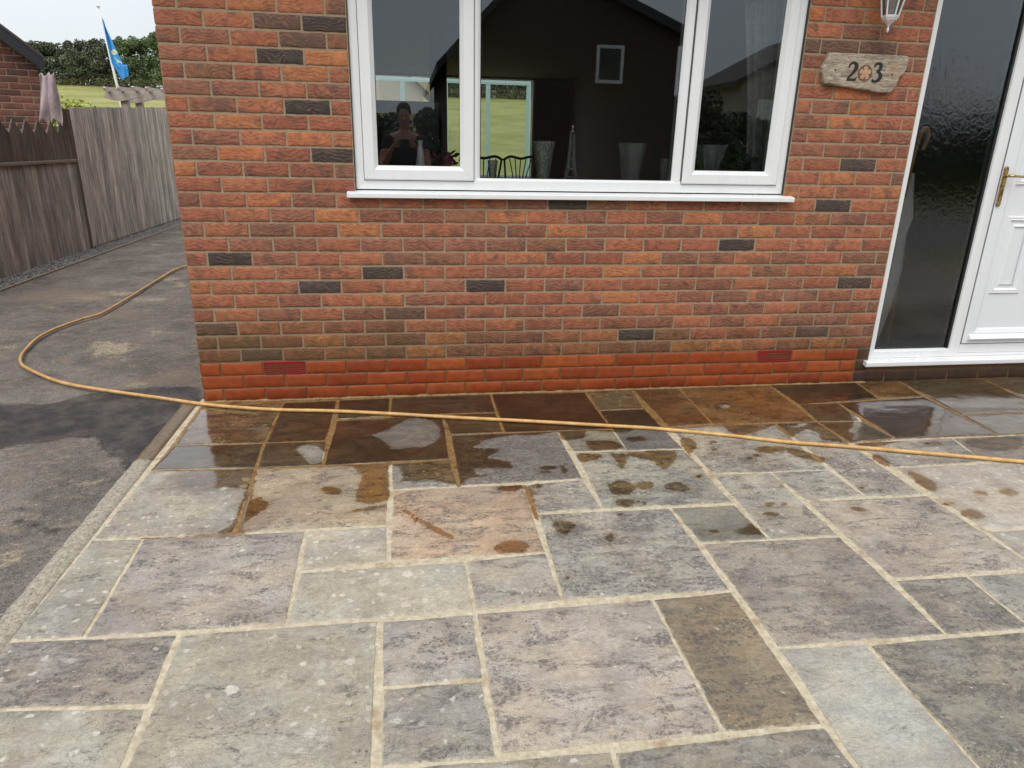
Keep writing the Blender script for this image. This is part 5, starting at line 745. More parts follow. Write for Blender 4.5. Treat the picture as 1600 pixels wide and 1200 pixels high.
# ------------------------------------------------------------------ house number board
t = NT('weathered_oak'); pw = t.scale(t.pos, (1, 1, 7)); w = t.noise(14, 7, .7, pw, .5); w2 = t.noise(60, 5, .7, t.scale(t.pos, (.5, 1, 5)))
c = t.mix(t.mr(w, .3, .7), srgb(126, 113, 98), srgb(198, 184, 164)); c = t.mix(t.mr(w2, .55, .68, 0, .7), c, srgb(72, 60, 50)); c = t.mix(t.mr(t.noise(8), .55, .7, 0, .5), c, srgb(182, 150, 116))
t.bsdf(c, .9, t.bump(t.math('SUBTRACT', w, t.mr(w2, .5, .7)), .7, .004)); M['oak'] = t.m
M['black_paint'] = simple('black_paint', (.012, .012, .014), .45, 0)
M['rose'] = simple('carved_rose_wood', srgb(186, 150, 120), .8, .12, 60)
sign = thing('house_number_board', 'weathered wooden board carved 2 and 3 around a rose, on the brick wall', 'house sign', (3.62, 0, 1.80))
pts = [(3.410, 1.891), (3.60, 1.893), (3.857, 1.893), (3.872, 1.887), (3.881, 1.868), (3.876, 1.825), (3.862, 1.80), (3.846, 1.786), (3.838, 1.760), (3.831, 1.734), (3.806, 1.702), (3.72, 1.704), (3.604, 1.718), (3.50, 1.728), (3.409, 1.738), (3.398, 1.75), (3.393, 1.767), (3.376, 1.796), (3.379, 1.815), (3.383, 1.826), (3.394, 1.842), (3.401, 1.862)]
fine = []
for i in range(len(pts)):
    a, b = Vector(pts[i]), Vector(pts[(i + 1) % len(pts)]); n = max(1, int((b - a).length / .018))
    for k in range(n): fine.append(a.lerp(b, k / n))
fine = [(p.x - 3.62 + mn.noise((p.x * 60, p.y * 60, 0)) * .002, p.y - 1.8 + mn.noise((p.x * 60, p.y * 60, 7)) * .003) for p in fine]
cx = sum(p[0] for p in fine) / len(fine); cz = sum(p[1] for p in fine) / len(fine)
def shr(d): return [(x - d * (1 if x > cx else -1) * min(1, abs(x - cx) / .05), z - d * (1 if z > cz else -1) * min(1, abs(z - cz) / .02)) for x, z in fine]
bd = MB(); n = len(fine); L3 = [(fine, -.002), (fine, -.026), (shr(.002), -.030), (shr(.006), -.0325)]
bd.v = [(x, y, z) for lst, y in L3 for x, z in lst]
for k in range(3): bd.f += [(k * n + i, k * n + (i + 1) % n, (k + 1) * n + (i + 1) % n, (k + 1) * n + i) for i in range(n)]
bd.f += [tuple(3 * n + i for i in range(n)), tuple(range(n - 1, -1, -1))]
bd.obj('board', M['oak'], sign)
YS = -.0335
def stroke(pts, ws, name):
    """calligraphic ribbon glyph: pts centre line, ws widths"""
    P = catmull([(x, 0, z) for x, z in pts], 8); Wd = []
    for i in range(len(ws) - 1): Wd += [ws[i] + (ws[i + 1] - ws[i]) * k / 8 for k in range(8)]
    Wd.append(ws[-1]); m = MB(); vs = []
    for i, p in enumerate(P):
        tt = (P[min(i + 1, len(P) - 1)] - P[max(i - 1, 0)]).normalized(); nn = Vector((-tt.z, 0, tt.x)) * Wd[i] * .80
        vs += [(p.x + nn.x, YS, p.z + nn.z), (p.x - nn.x, YS, p.z - nn.z), (p.x + nn.x, YS + .004, p.z + nn.z), (p.x - nn.x, YS + .004, p.z - nn.z)]
    fs = []
    for i in range(len(P) - 1): b = i * 4; fs += [(b, b + 1, b + 5, b + 4), (b, b + 4, b + 6, b + 2), (b + 1, b + 3, b + 7, b + 5)]
    fs += [(0, 2, 3, 1), (len(vs) - 4, len(vs) - 3, len(vs) - 1, len(vs) - 2)]
    m.add(vs, fs); return m
d0 = (3.557 - 3.62, 1.803 - 1.8)
two = stroke([(d0[0] - .024, d0[1] + .018), (d0[0] - .020, d0[1] + .034), (d0[0] - .002, d0[1] + .043), (d0[0] + .016, d0[1] + .032), (d0[0] + .015, d0[1] + .012), (d0[0] - .004, d0[1] - .014), (d0[0] - .026, d0[1] - .038)], [.006, .007, .008, .014, .014, .009, .006], 'n')
two.prism([(d0[0] - .032, d0[1] - .047), (d0[0] + .022, d0[1] - .047), (d0[0] + .030, d0[1] - .026), (d0[0] + .026, d0[1] - .026), (d0[0] + .018, d0[1] - .034), (d0[0] - .024, d0[1] - .034)], YS - .0003, YS + .004)
two.obj('numeral', M['black_paint'], sign)
d0 = (3.702 - 3.62, 1.803 - 1.8)
three = stroke([(d0[0] - .022, d0[1] + .024), (d0[0] - .014, d0[1] + .040), (d0[0] + .003, d0[1] + .044), (d0[0] + .017, d0[1] + .031), (d0[0] + .010, d0[1] + .012), (d0[0] - .006, d0[1] + .004)], [.005, .008, .009, .013, .011, .005], 'n')
t3 = stroke([(d0[0] - .006, d0[1] + .004), (d0[0] + .012, d0[1] - .002), (d0[0] + .022, d0[1] - .020), (d0[0] + .010, d0[1] - .040), (d0[0] - .010, d0[1] - .046), (d0[0] - .026, d0[1] - .040)], [.005, .010, .015, .011, .007, .010], 'n')
t3.v = [(x, y - .0003, z) for x, y, z in t3.v]; three.add(t3.v, t3.f); three.obj('numeral', M['black_paint'], sign)
rs = MB(); r0 = (3.630 - 3.62, 1.797 - 1.8)
def disc(cx, cz, r, y, n=16, sx=1, rot=0): return [(cx + r * sx * math.cos(a) * math.cos(rot) - r * math.sin(a) * math.sin(rot), cz + r * sx * math.cos(a) * math.sin(rot) + r * math.sin(a) * math.cos(rot)) for a in np.linspace(0, 2 * PI, n, endpoint=False)]
for k in range(5):
    a = PI / 2 + k * 2 * PI / 5
    rs.prism(disc(r0[0] + .024 * math.cos(a), r0[1] + .024 * math.sin(a), .0128, 0, 14, .8, a), YS - .0015 - k * .0001, YS + .003)
    a2 = a + PI / 5; rs.prism(disc(r0[0] + .015 * math.cos(a), r0[1] + .015 * math.sin(a), .0095, 0, 12), YS - .0032 - k * .0001, YS)
rs.prism(disc(*r0, .0075, 0), YS - .0048, YS); rs.obj('carved_rose', M['rose'], sign)
rl = MB(); rl.prism(disc(*r0, .0415, 0, 30), YS - .0006, YS + .003)
for k in range(5): a = PI / 2 + PI / 5 + k * 2 * PI / 5
rl.obj('rose_recess', simple('rose_outline', srgb(112, 78, 56), .8, .1), sign)
for x, z in ((3.454, 1.807), (3.792, 1.795)):
    MB().lathe([(.005, 0), (.0045, .0015), (.002, .002)], (0, 0, 0), 12).obj('screw', M['seal'], sign).matrix_basis = Matrix.Translation((x - 3.62, -.0325, z - 1.8)) @ Matrix.Rotation(PI / 2, 4, 'X')

# ------------------------------------------------------------------ coach lantern
M['white_metal'] = simple('white_painted_metal', (.72, .72, .72), .35, .05, 50)
ln = thing('wall_lantern', 'white six sided coach lantern on the brick wall above the number board', 'lantern', (3.653, -.13, 2.05))
b = MB(); b.lathe([(.001, -.067), (.004, -.064), (.0065, -.056), (.006, -.048), (.0035, -.040), (.004, -.036), (.009, -.030), (.012, -.026)], n=16)
b.obj('finial', M['white_metal'], ln, True)
b = MB(); b.lathe([(.012, -.026), (.020, -.022), (.026, -.014), (.034, -.010), (.036, -.004), (.040, .000), (.041, .007), (.038, .009)], n=6, a0=PI / 6); b.obj('base_cup', M['white_metal'], ln)
b = MB()
for k in range(6):
    a = PI / 6 + k * PI / 3; b.tube([(.038 * math.cos(a), .038 * math.sin(a), .006), (.075 * math.cos(a), .075 * math.sin(a), .20)], .0042, 6)
for z, r in ((.008, .039), (.20, .076)):
    b.tube([(r * math.cos(PI / 6 + k * PI / 3), r * math.sin(PI / 6 + k * PI / 3), z) for k in range(7)], .004, 6)
b.obj('cage', M['white_metal'], ln)
for k in range(6):
    a, c2 = PI / 6 + k * PI / 3, PI / 6 + (k + 1) * PI / 3
    build('pane', [(.037 * math.cos(a), .037 * math.sin(a), .009), (.037 * math.cos(c2), .037 * math.sin(c2), .009), (.074 * math.cos(c2), .074 * math.sin(c2), .198), (.074 * math.cos(a), .074 * math.sin(a), .198)], [(0, 1, 2, 3)], M['glass'], ln)
b = MB(); b.lathe([(.088, .200), (.090, .206), (.070, .235), (.035, .262), (.012, .275), (.010, .29), (.014, .297), (.008, .31), (.001, .315)], n=6, a0=PI / 6); b.obj('cap', M['white_metal'], ln)
b = MB(); b.tube(catmull([(0, .125, .24), (0, .09, .33), (0, .03, .36), (0, 0, .305)], 6), .008, 8); b.box(-.035, .035, .112, .128, .16, .30, .006); b.obj('bracket', M['white_metal'], ln)

# ------------------------------------------------------------------ hose
t = NT('hose_rubber'); c = t.mix(t.mr(t.noise(20, 5, .6), .3, .7), srgb(190, 146, 84), srgb(216, 174, 108)); c = t.mix(t.mr(t.noise(90, 4, .7), .58, .7, 0, .6), c, srgb(130, 92, 50))
t.bsdf(c, .42, t.bump(t.noise(150), .15, .001)); M['hose'] = t.m
hp_ = catmull([(8.6, -1.9, .01), (7.4, -2.05, .01), (6.2, -1.85, .01)] + [(x, y, .0100) for x, y in HOSE] + [(-.75, 5.7, .01), (-.7, 6.6, .01), (-.9, 7.6, .01), (-.6, 8.6, .01)], 7)
hp_ = [Vector((p.x + mn.noise(p * 2.3) * .006, p.y + mn.noise(p * 2.1 + Vector((5, 5, 5))) * .008, p.z)) for p in hp_]
tag(MB().tube(hp_, .0098, 12).obj('garden_hose', M['hose'], smooth=True), 'long yellow garden hose looped over the tarmac and across the wet slabs', 'hose')

# ------------------------------------------------------------------ things on the window board
GR = 'ornaments on the window board'
def vase(name, label, cat, x, y, prof, n=24, mat='crystal', star=0, sx=1):
    m = MB(); m.lathe(prof, n=n, sx=sx)
    if star:
        m.v = [(vx * (1 + star * math.cos(math.atan2(vy, vx) * n / 2)), vy * (1 + star * math.cos(math.atan2(vy, vx) * n / 2)), vz) for vx, vy, vz in m.v]
    o = m.obj(name, M[mat], None, False); o.location = (x, y, 1.188); tag(o, label, cat, GR); return o
def cup(h, rb, rt, w=.005, foot=0):
    o = [(rb * .98, 0), (rb, .004)] + [(rb + (rt - rb) * (k / 6) ** 1.5, .004 + (h - .004) * k / 6) for k in range(1, 7)]
    i = [(rb + (rt - rb) * (k / 6) ** 1.5 - w, .012 + (h - .012) * k / 6) for k in range(6, -1, -1)]
    return o + i
vase('glass_tumbler', 'small cut glass tumbler on the sill left of the tall flared vase', 'glass', 1.622, .16, cup(.12, .020, .028))
vase('glass_vase', 'tall plain flared glass vase between the chairs and the glass tower', 'vase', 1.911, .18, cup(.225, .036, .064), 20)
vase('glass_vase', 'broad square topped cut glass vase right of the glass tower', 'vase', 2.42, .18, cup(.225, .050, .080), 12, star=.06)
vase('glass_vase', 'short cut glass vase half hidden beside the right mullion', 'vase', 2.622, .16, cup(.145, .028, .036), 16)
vase('glass_vase', 'waisted cut glass vase behind the right hand casement', 'vase', 2.885, .16, cup(.225, .038, .086), 24, star=.03)
vase('ceramic_jug', 'slim white vase behind the left casement beside the television', 'vase', 1.228, .17, [(.02, 0), (.026, .01), (.030, .06), (.018, .15), (.012, .19), (.016, .215), (.011, .213), (.008, .19), (.012, .12)], 16, 'white_metal')
tw = thing('tower_bottle', 'clear glass bottle shaped like a lattice tower with a silver ball stopper', 'bottle', (2.062, .15, 1.188), 0, GR)
b = MB(); 
for sx in (-1, 1):
    for sy in (-1, 1):
        b.tube([(sx * .040, sy * .034, 0), (sx * .030, sy * .026, .03), (sx * .022, sy * .019, .07), (sx * .016, sy * .014, .12), (sx * .012, sy * .011, .2), (sx * .009, sy * .009, .27)], [.009, .008, .007, .006, .005, .005], 6)
for z, w in ((.036, .034), (.078, .026), (.13, .018), (.19, .014), (.24, .0125)): b.box(-w, w, -w * .85, w * .85, z, z + .007)
for k in range(14):
    z = .085 + k * .0125; w = .020 - k * .0008; b.tube([(-w, -w * .85, z), (w, -w * .85, z + .0125)], .0016, 4); b.tube([(w, -w * .85, z), (-w, -w * .85, z + .0125)], .0016, 4)
b.obj('bottle_body', M['crystal'], tw)
b = MB(); b.box(-.009, .009, -.009, .009, .27, .288); b.lathe([(.006, .288), (.0105, .294), (.012, .303), (.010, .311), (.004, .316)], n=14); b.obj('stopper', simple('silver_cap', (.62, .6, .56), .25, 0, Metallic=.8), tw, True)
# flower pot with pink flowers and a leafy plant
M['leafd'] = simple('dark_leaf', (.025, .05, .02), .6, .2); M['pink'] = simple('pink_petal', srgb(170, 70, 100), .7, .15)
def plant(name, label, cat, loc, petal=True, n=60, r=.07, h=.12, seed=3, leafmat='leafd'):
    o = thing(name, label, cat, loc, 0, None); rg = random.Random(seed)
    p = MB(); p.lathe([(.035, 0), (.045, .07), (.048, .072), (.040, .068)], n=16); p.obj('pot', M['room_dark'], o)
    def blob(cnt, rr_, zc, s):
        m = MB()
        for _ in range(cnt):
            c = Vector((rg.gauss(0, rr_), rg.gauss(0, rr_ * .7), zc + rg.gauss(0, rr_ * .7))); a = Vector((rg.gauss(0, 1), rg.gauss(0, 1), rg.gauss(0, 1))).normalized(); b_ = a.orthogonal().normalized()
            m.add([c - a * s, c - b_ * s * .5, c + a * s, c + b_ * s * .5], [(0, 1, 2, 3)])
        return m
    blob(n, r * .6, .10, .035).obj('foliage', M[leafmat], o)
    if petal: blob(n * 3, r * .45, .105, .018).obj('flower', M['pink'], o)
    m = MB()
    for k in range(4): m.tube([(0, 0, .05), (rg.gauss(0, .02), rg.gauss(0, .02), h), (rg.gauss(0, .05), rg.gauss(0, .03), h + .1)], .002, 5)
    m.obj('stem', M['leafd'], o)
plant('potted_flower', 'pink flowered pot plant behind the left casement', 'plant', (1.34, .19, 1.187))
plant('potted_plant', 'dark leafy pot plant at the right end of the window board', 'plant', (3.06, .20, 1.187), False, 150, .08, .16, 9)
# curtain
t = NT('net_curtain'); d1 = t.n('BsdfDiffuse'); t.put(d1.inputs[0], (.55, .55, .56)); d2 = t.n('BsdfTransparent'); mx = t.n('MixShader'); t.put(mx.inputs[0], t.mr(t.noise(30, 3), .3, .7, .45, .65))
t.t.links.new(d1.outputs[0], mx.inputs[2]); t.t.links.new(d2.outputs[0], mx.inputs[1]); t.t.links.new(mx.outputs[0], t.out.inputs[0]); M['net'] = t.m
vs = []; nx_, nz_ = 60, 30
for j in range(nz_):
    z = 1.15 + j * (1.15 / (nz_ - 1)); f = min(1, max(0, (z - 1.2) / 1.0)); xl = 3.13 - .13 * f ** 1.3
    for i in range(nx_): u = i / (nx_ - 1); x = xl + (3.42 - xl) * u; vs.append((x, .21 + .022 * math.sin(u * 42 + math.sin(z * 3)) + .008 * math.sin(u * 90), z))
idx = np.arange(nx_ * nz_).reshape(nz_, nx_)
tag(build('net_curtain', vs, np.stack([idx[:-1, :-1].ravel(), idx[:-1, 1:].ravel(), idx[1:, 1:].ravel(), idx[1:, :-1].ravel()], 1), M['net'], smooth=True), 'gathered white net curtain at the right edge of the window', 'curtain')
tv = thing('television', 'black flat television standing inside the left casement', 'television', (1.17, .8, 1.2))
M['tvb'] = simple('black_plastic', (.006, .006, .007), .25, 0)
MB().box(-.45, .193, -.02, .02, .02, .43, .006).obj('screen', M['tvb'], tv); MB().box(-.25, -.02, -.08, .08, -.02, 0, .004).obj('stand', M['tvb'], tv); MB().box(-.15, -.11, -.015, .015, 0, .03).obj('neck', M['tvb'], tv)
M['cab'] = simple('cabinet_wood', srgb(60, 40, 28), .5, .1)
cb = thing('cabinet', 'dark wooden cabinet under the television', 'cabinet', (1.0, .8, .2)); MB().box(-.5, .5, -.2, .2, 0, .96, .01).obj('carcass', M['cab'], cb); MB().box(-.52, .52, -.22, .22, .961, .98, .004).obj('cabinet_top', M['cab'], cb)
# dining chairs and table seen through the room
M['chair'] = simple('black_lacquer', (.012, .011, .011), .35, 0)
def chair(label, loc, rz):
    o = thing('dining_chair', label, 'chair', loc, rz, 'dining chairs by the rear doors')
    b = MB()
    for s in (-1, 1): b.tube(catmull([(s * .19, .19, .46), (s * .20, .21, .75), (s * .235, .25, 1.0)], 5), .014, 8)
    b.tube(catmull([(-.25, .25, 1.0), (-.15, .255, 1.045), (0, .26, 1.02), (.15, .255, 1.045), (.25, .25, 1.0)], 6), .017, 8)
    for k in range(5): x = (k - 2) * .035; b.tube(catmull([(x, .2, .5), (x * 1.1, .215, .7), (x * 2.3, .25, 1.02)], 4), .007, 6)
    b.obj('backrest', M['chair'], o); MB().box(-.23, .23, -.22, .22, .43, .47, .012).obj('seat', M['chair'], o)
    for sx in (-1, 1):
        for sy in (-1, 1): MB().tube([(sx * .2, sy * .19, .43), (sx * .205, sy * .2, 0)], [.02, .013], 8).obj('leg', M['chair'], o)
    return o
ch0 = chair('black shield backed dining chair seen right of the left mullion, the left one', (2.16, 5.9, .2), PI)
copy_tree(ch0, None, (2.62, 6.1, .2), PI + .25, 'black shield backed dining chair seen through the middle pane, nearer the dark pier')
tb = thing('dining_table', 'dark dining table behind the two black chairs', 'table', (2.4, 6.75, .2)); MB().box(-.6, .6, -.4, .4, .72, .75, .005).obj('tabletop', M['chair'], tb)
for sx in (-1, 1):
    for sy in (-1, 1): MB().tube([(sx * .52, sy * .33, .72), (sx * .52, sy * .33, 0)], [.03, .02], 8).obj('leg', M['chair'], tb)
# walking sticks and a pale umbrella behind the obscured glass
M['cane'] = simple('cane_wood', srgb(176, 138, 84), .5, .1); M['cane2'] = simple('brown_stick', srgb(130, 80, 44), .5, .1); M['palecloth'] = simple('pale_cloth', srgb(225, 225, 220), .9, .1, 20)
st = MB(); st.tube(catmull([(4.10, .13, .15), (4.105, .12, .8), (4.125, .11, 1.36), (4.128, .10, 1.46), (4.145, .10, 1.525), (4.175, .10, 1.52), (4.186, .10, 1.475), (4.168, .10, 1.41)], 6), .013, 10)
tag(st.obj('walking_stick', M['cane'], smooth=True), 'pale crook handled walking stick behind the obscured side light', 'walking stick')
st = MB(); st.tube([(4.215, .13, .15), (4.185, .11, .77)], .013, 8); st.tube(catmull([(4.115, .11, .775), (4.16, .11, .785), (4.21, .11, .775)], 4), .014, 8)
tag(st.obj('walking_stick', M['cane2'], smooth=True), 'short brown T handled stick behind the lower side light', 'walking stick')
um = MB(); um.lathe([(.012, 0), (.03, .12), (.05, .3), (.06, .5), (.045, .7), (.055, .82), (.03, .95), (.012, 1.08)], n=14)
um.v = [(x * (1 + .25 * math.sin(z * 30 + 4 * math.atan2(y, x))), y, z) for x, y, z in um.v]
uo = um.obj('folded_umbrella', M['palecloth'], smooth=True); uo.location = (4.115, .125, .2); uo.rotation_euler = (0, R_(2), 0); tag(uo, 'folded pale umbrella leaning behind the side light by the brick', 'umbrella')

# ------------------------------------------------------------------ fence and left background
t = NT('weathered_board'); rn = t.attr('rnd', 'Vector'); cl = t.attr('col', 'Color'); p = t.vm('ADD', t.pos, rn); w = t.noise(40, 6, .7, t.scale(p, (1, 1, .06)), .3); w2 = t.noise(7, 5, .65, t.scale(p, (1, 1, .25)))
c = t.mul(cl, t.mix(t.mr(w, .3, .7), (.52,) * 3, (1.42, 1.41, 1.39))); c = t.mul(c, t.mix(t.mr(w2, .3, .7), (.75, .74, .76), (1.2, 1.2, 1.16)))
c = t.mix(t.mr(t.vor(7, t.scale(p, (1, 1, .5))), .07, .03), c, (.03, .025, .022))
t.bsdf(c, .92, t.bump(w, .5, .004)); M['board'] = t.m
M['post'] = simple('brown_post', srgb(92, 74, 64), .9, .2, 12, .4, 60); M['rail'] = simple('grey_rail', srgb(128, 116, 104), .9, .2, 20, .4, 60)
FX = -2.94
def boards(y0, y1, zf, w=.1, th=.014, x=FX, col=(96, 84, 80), pointed=0, z0=.0, jit=.012, gapy=0):
    V, F, AC, AR = [], [], [], []; y = y0
    while y < y1 - .02:
        ww = w * RS.uniform(.93, 1.06); ye = min(y + ww - gapy, y1); zt = zf(y) + RS.uniform(-jit, jit); b = len(V); xo = x + RS.uniform(-.004, .004)
        if pointed: prof = [(y, z0), (ye, z0), (ye, zt - pointed), ((y + ye) / 2, zt), (y, zt - pointed)]
        else: prof = [(y, z0), (ye, z0), (ye, zt), (y, zt)]
        n = len(prof); xa = [xo + (.010 if py > (y + ye) / 2 else 0) for py, pz in prof]      # feather edge
        V += [(xa[i], prof[i][0], prof[i][1]) for i in range(n)] + [(xa[i] - th, prof[i][0], prof[i][1]) for i in range(n)]
        F += [tuple(b + i for i in range(n)), tuple(b + n + i for i in range(n - 1, -1, -1))] + [(b + i, b + i + n, b + (i + 1) % n + n, b + (i + 1) % n) for i in range(n)]
        c = np.array(srgb(*col)) * RS.uniform(.72, 1.3) * np.array([1, RS.uniform(.97, 1.02), RS.uniform(.95, 1.04)])
        AC.append(np.tile(c, (2 * n, 1))); AR.append(np.tile(RS.rand(3) * 30, (2 * n, 1))); y += ww
    return V, F, dict(col=np.concatenate(AC), rnd=np.concatenate(AR))
def fence_obj(name, parent, *a, **k):
    V, F, at = boards(*a, **k); o = build(name, V, F, M['board'], parent, attrs=at)
    bm = bmesh.new(); bm.from_mesh(o.data); bmesh.ops.recalc_face_normals(bm, faces=bm.faces[:]); bm.to_mesh(o.data); bm.free(); return o
fn = thing('low_fence', 'low dark fence of boards and a rail with pointed pickets above it', 'fence', (FX, 2, 0))
fn.location = (0, 0, 0)
fence_obj('boards', fn, -1.0, 5.96, lambda y: 1.075, .13, col=(160, 152, 146))
fence_obj('pickets', fn, -1.35, 5.93, lambda y: 1.55, .285, x=FX - .03, col=(98, 86, 80), pointed=.15, z0=.9, jit=.006, gapy=.012)
MB().box(FX - .02, FX + .035, -1.0, 5.96, 1.078, 1.112, .004).obj('rail', M['rail'], fn)
ff = thing('tall_fence', 'tall weathered grey closeboard fence running back beside the drive', 'fence', (0, 0, 0))
fence_obj('boards', ff, 6.06, 14, lambda y: 1.715 + (y - 6) * .045, .082, col=(176, 168, 162), jit=.006)
MB().box(FX - .09, FX + .002, 5.965, 6.055, 0, 1.70, .006).obj('post', M['post'], ff)
MB().box(FX - .01, FX + .022, 6.06, 14, .0, .02).obj('gravel_board', M['post'], ff)
# gravel strip and its edging
t = NT('gravel_stone'); t.bsdf(t.mix(t.vor(60, None, 'Color'), srgb(96, 96, 96), srgb(168, 166, 160)), .9); M['gravel'] = t.m
gv = MB(); rg = random.Random(3)
for _ in range(5200):
    y = rg.uniform(1.5, 11) ; x = rg.uniform(FX + .02, -2.68); s = rg.uniform(.008, .017); c = Vector((x, y, rg.uniform(-.006, .012)))
    a = rg.uniform(0, 6.28); u = Vector((math.cos(a), math.sin(a), 0)) * s; v = Vector((-math.sin(a), math.cos(a), 0)) * s * .8; w = Vector((rg.uniform(-.3, .3), rg.uniform(-.3, .3), 1)) * s * .7
    gv.add([c - u, c + v, c + u, c - v, c + w, c - w], [(0, 1, 4), (1, 2, 4), (2, 3, 4), (3, 0, 4), (1, 0, 5), (2, 1, 5), (3, 2, 5), (0, 3, 5)])
tag(gv.obj('gravel', M['gravel']), 'grey gravel strip along the fence foot', 'gravel', kind='stuff')
tag(MB().box(-2.68, -2.645, -3, 14, -.04, .008, .004).obj('path_kerb', M['edging']), kind='structure')
# neighbour's brick gable beyond the fence
GXR, GY = 0.0, 0.0
nb = thing('neighbour_garage', 'dark red brick garage gable with a black bargeboard behind the low fence', 'garage', (-3.325, 6.31, 0), R_(29))
def gz(x): return 2.215 + (.02 - x) * .80
rc = []
for k in range(0, 60):
    v0 = k * .0765; j = [0.0]; x = -(.1075 if k % 2 else .22)
    while x > -2.7: j.append(x); x -= .225
    for q0, q1 in zip(j[:-1], j[1:]):
        if v0 + .05 < gz(q1): rc.append((q1, q0, v0, v0 + .0765))
NC = [(118, 66, 58), (128, 74, 62), (108, 64, 60), (136, 84, 68), (96, 62, 60)]
V, F, at = brickwork(rc, lambda u, v, d: (u, d, v), lambda u, v: desat(srgb(*random.choice(NC)), .2) * RS.uniform(.85, 1.1))
build('wall', V, F, M['brick_far'], nb, smooth=True, attrs=at)
m = MB(); m.prism([(-5, -.05), (-.004, -.05), (-.004, 2.19), (-2.5, gz(-2.5) - .02), (-5, 2.19)], .0045, 6); m.obj('wall_core', M['mortar'], nb)
M['black_board'] = simple('black_fascia', srgb(44, 46, 54), .5, .1)
m = MB(); m.prism([(.05, gz(.05) - .06), (.07, gz(.05) + .09), (-2.5, gz(-2.5) + .17), (-5.05, gz(.05) + .09), (-5.05, gz(.05) - .06), (-2.5, gz(-2.5))], -.16, -.13); m.obj('bargeboard', M['black_board'], nb)
m = MB(); m.prism([(.07, gz(.07) + .10), (.07, gz(.07) + .13), (-2.5, gz(-2.5) + .22), (-5.1, gz(.07) + .13), (-5.1, gz(.07) + .10), (-2.5, gz(-2.5) + .171)], -.17, 6.1); m.obj('roof', M['tile'], nb)
# cloth hanging from the eaves corner
t = NT('mauve_cloth'); n = t.noise(9, 5, .6, t.scale(t.pos, (1, 1, .4)), 1.2); t.bsdf(t.mix(t.mr(n, .35, .68), srgb(150, 132, 138), srgb(186, 170, 176)), .8, t.bump(n, .4, .02), Sheen_Weight=.2); M['cloth'] = t.m
cl = MB(); ny, nz = 26, 26; vs = []
for j in range(nz):
    v = j / (nz - 1)
    for i in range(ny):
        u = i / (ny - 1); xl = -3.075 - .05 * v + .10 * max(0, v - .55); xr = -2.975 + .02 * v + .015 * v
        x = -3.10 - .085 * v + (.17 + .09 * v) * u
        zb = 2.06 + .02 * u - v * (.60 - .10 * abs(math.sin(u * 6.5 + .6)))
        vs.append((x, 5.80 + .018 * math.sin(u * 13 + v * 3) + .02 * math.sin(v * 5 + u * 4), zb + .02 * math.sin(u * 13) * (1 - v)))
idx = np.arange(ny * nz).reshape(nz, ny)
o = build('hanging_cloth', vs, np.stack([idx[:-1, :-1].ravel(), idx[:-1, 1:].ravel(), idx[1:, 1:].ravel(), idx[1:, :-1].ravel()], 1), M['cloth'], smooth=True)
md = o.modifiers.new('s', 'SOLIDIFY'); md.thickness = .003
tag(o, 'mauve grey cloth hanging at the garage corner behind the pickets', 'cloth')
# bush, pergola, flag
def leafcloud(n, centres, size, rg, flat=.5):
    m = MB(); V = []; F = []
    for i in range(n):
        c, r = centres[rg.randrange(len(centres))]
        while True:
            d = Vector((rg.uniform(-1, 1), rg.uniform(-1, 1), rg.uniform(-1, 1)))
            if d.length < 1: break
        d = d.normalized() * (d.length ** .45); p_ = Vector(c) + Vector((d.x * r[0], d.y * r[1], d.z * r[2]))
        a = Vector((rg.gauss(0, 1), rg.gauss(0, 1), rg.gauss(0, .7))).normalized(); b_ = a.cross(Vector((rg.gauss(0, 1), rg.gauss(0, 1), rg.gauss(0, 1)))).normalized(); s = size * rg.uniform(.6, 1.4)
        k = len(V); V += [p_ - a * s, p_ - b_ * s * flat, p_ + a * s, p_ + b_ * s * flat]; F.append((k, k + 1, k + 2, k + 3))
    m.v = [tuple(v) for v in V]; m.f = F; return m
def leafmat(name, c0, c1, sc_=6):
    t = NT(name); g = t.n('NewGeometry'); n = t.noise(sc_, 4, .6)
    c = t.mix(n, c0, c1); c = t.mix(g.outputs['Random Per Island'], t.mul(c, (.72, .74, .7)), t.mul(c, (1.25, 1.25, 1.15)))
    t.bsdf(c, .6, None); return t.m
M['leaf_hedge'] = leafmat('hedge_leaf', (.075, .09, .055), (.13, .148, .09), .5); M['leaf_pale'] = leafmat('pale_leaf', (.10, .15, .06), (.16, .21, .09), .5); M['leaf_lime'] = leafmat('lime_leaf', (.35, .42, .05), (.48, .50, .10))
M['bark'] = simple('bark', (.05, .04, .03), .9, .2)
bs = thing('lime_bush', 'yellow green bush showing above the fence beside the cloth', 'bush', (-4.35, 9, 0))
leafcloud(3600, [((0, 0, 1.40), (.55, .5, .64)), ((.36, 0, 1.33), (.38, .35, .62)), ((-.3, .1, 1.36), (.4, .4, .6))], .035, random.Random(4)).obj('foliage', M['leaf_lime'], bs)
MB().tube([(0, 0, 0), (.02, 0, .6), (.05, 0, 1.3)], [.04, .03, .015], 8).obj('stem', M['bark'], bs)
M['grey_wood'] = simple('grey_wood', srgb(186, 174, 167), .9, .2, 18, .4, 50)
pg = thing('garden_arch', 'weathered grey timber pergola top with curved beam behind the tall fence', 'pergola', (-3.45, 10, 0))
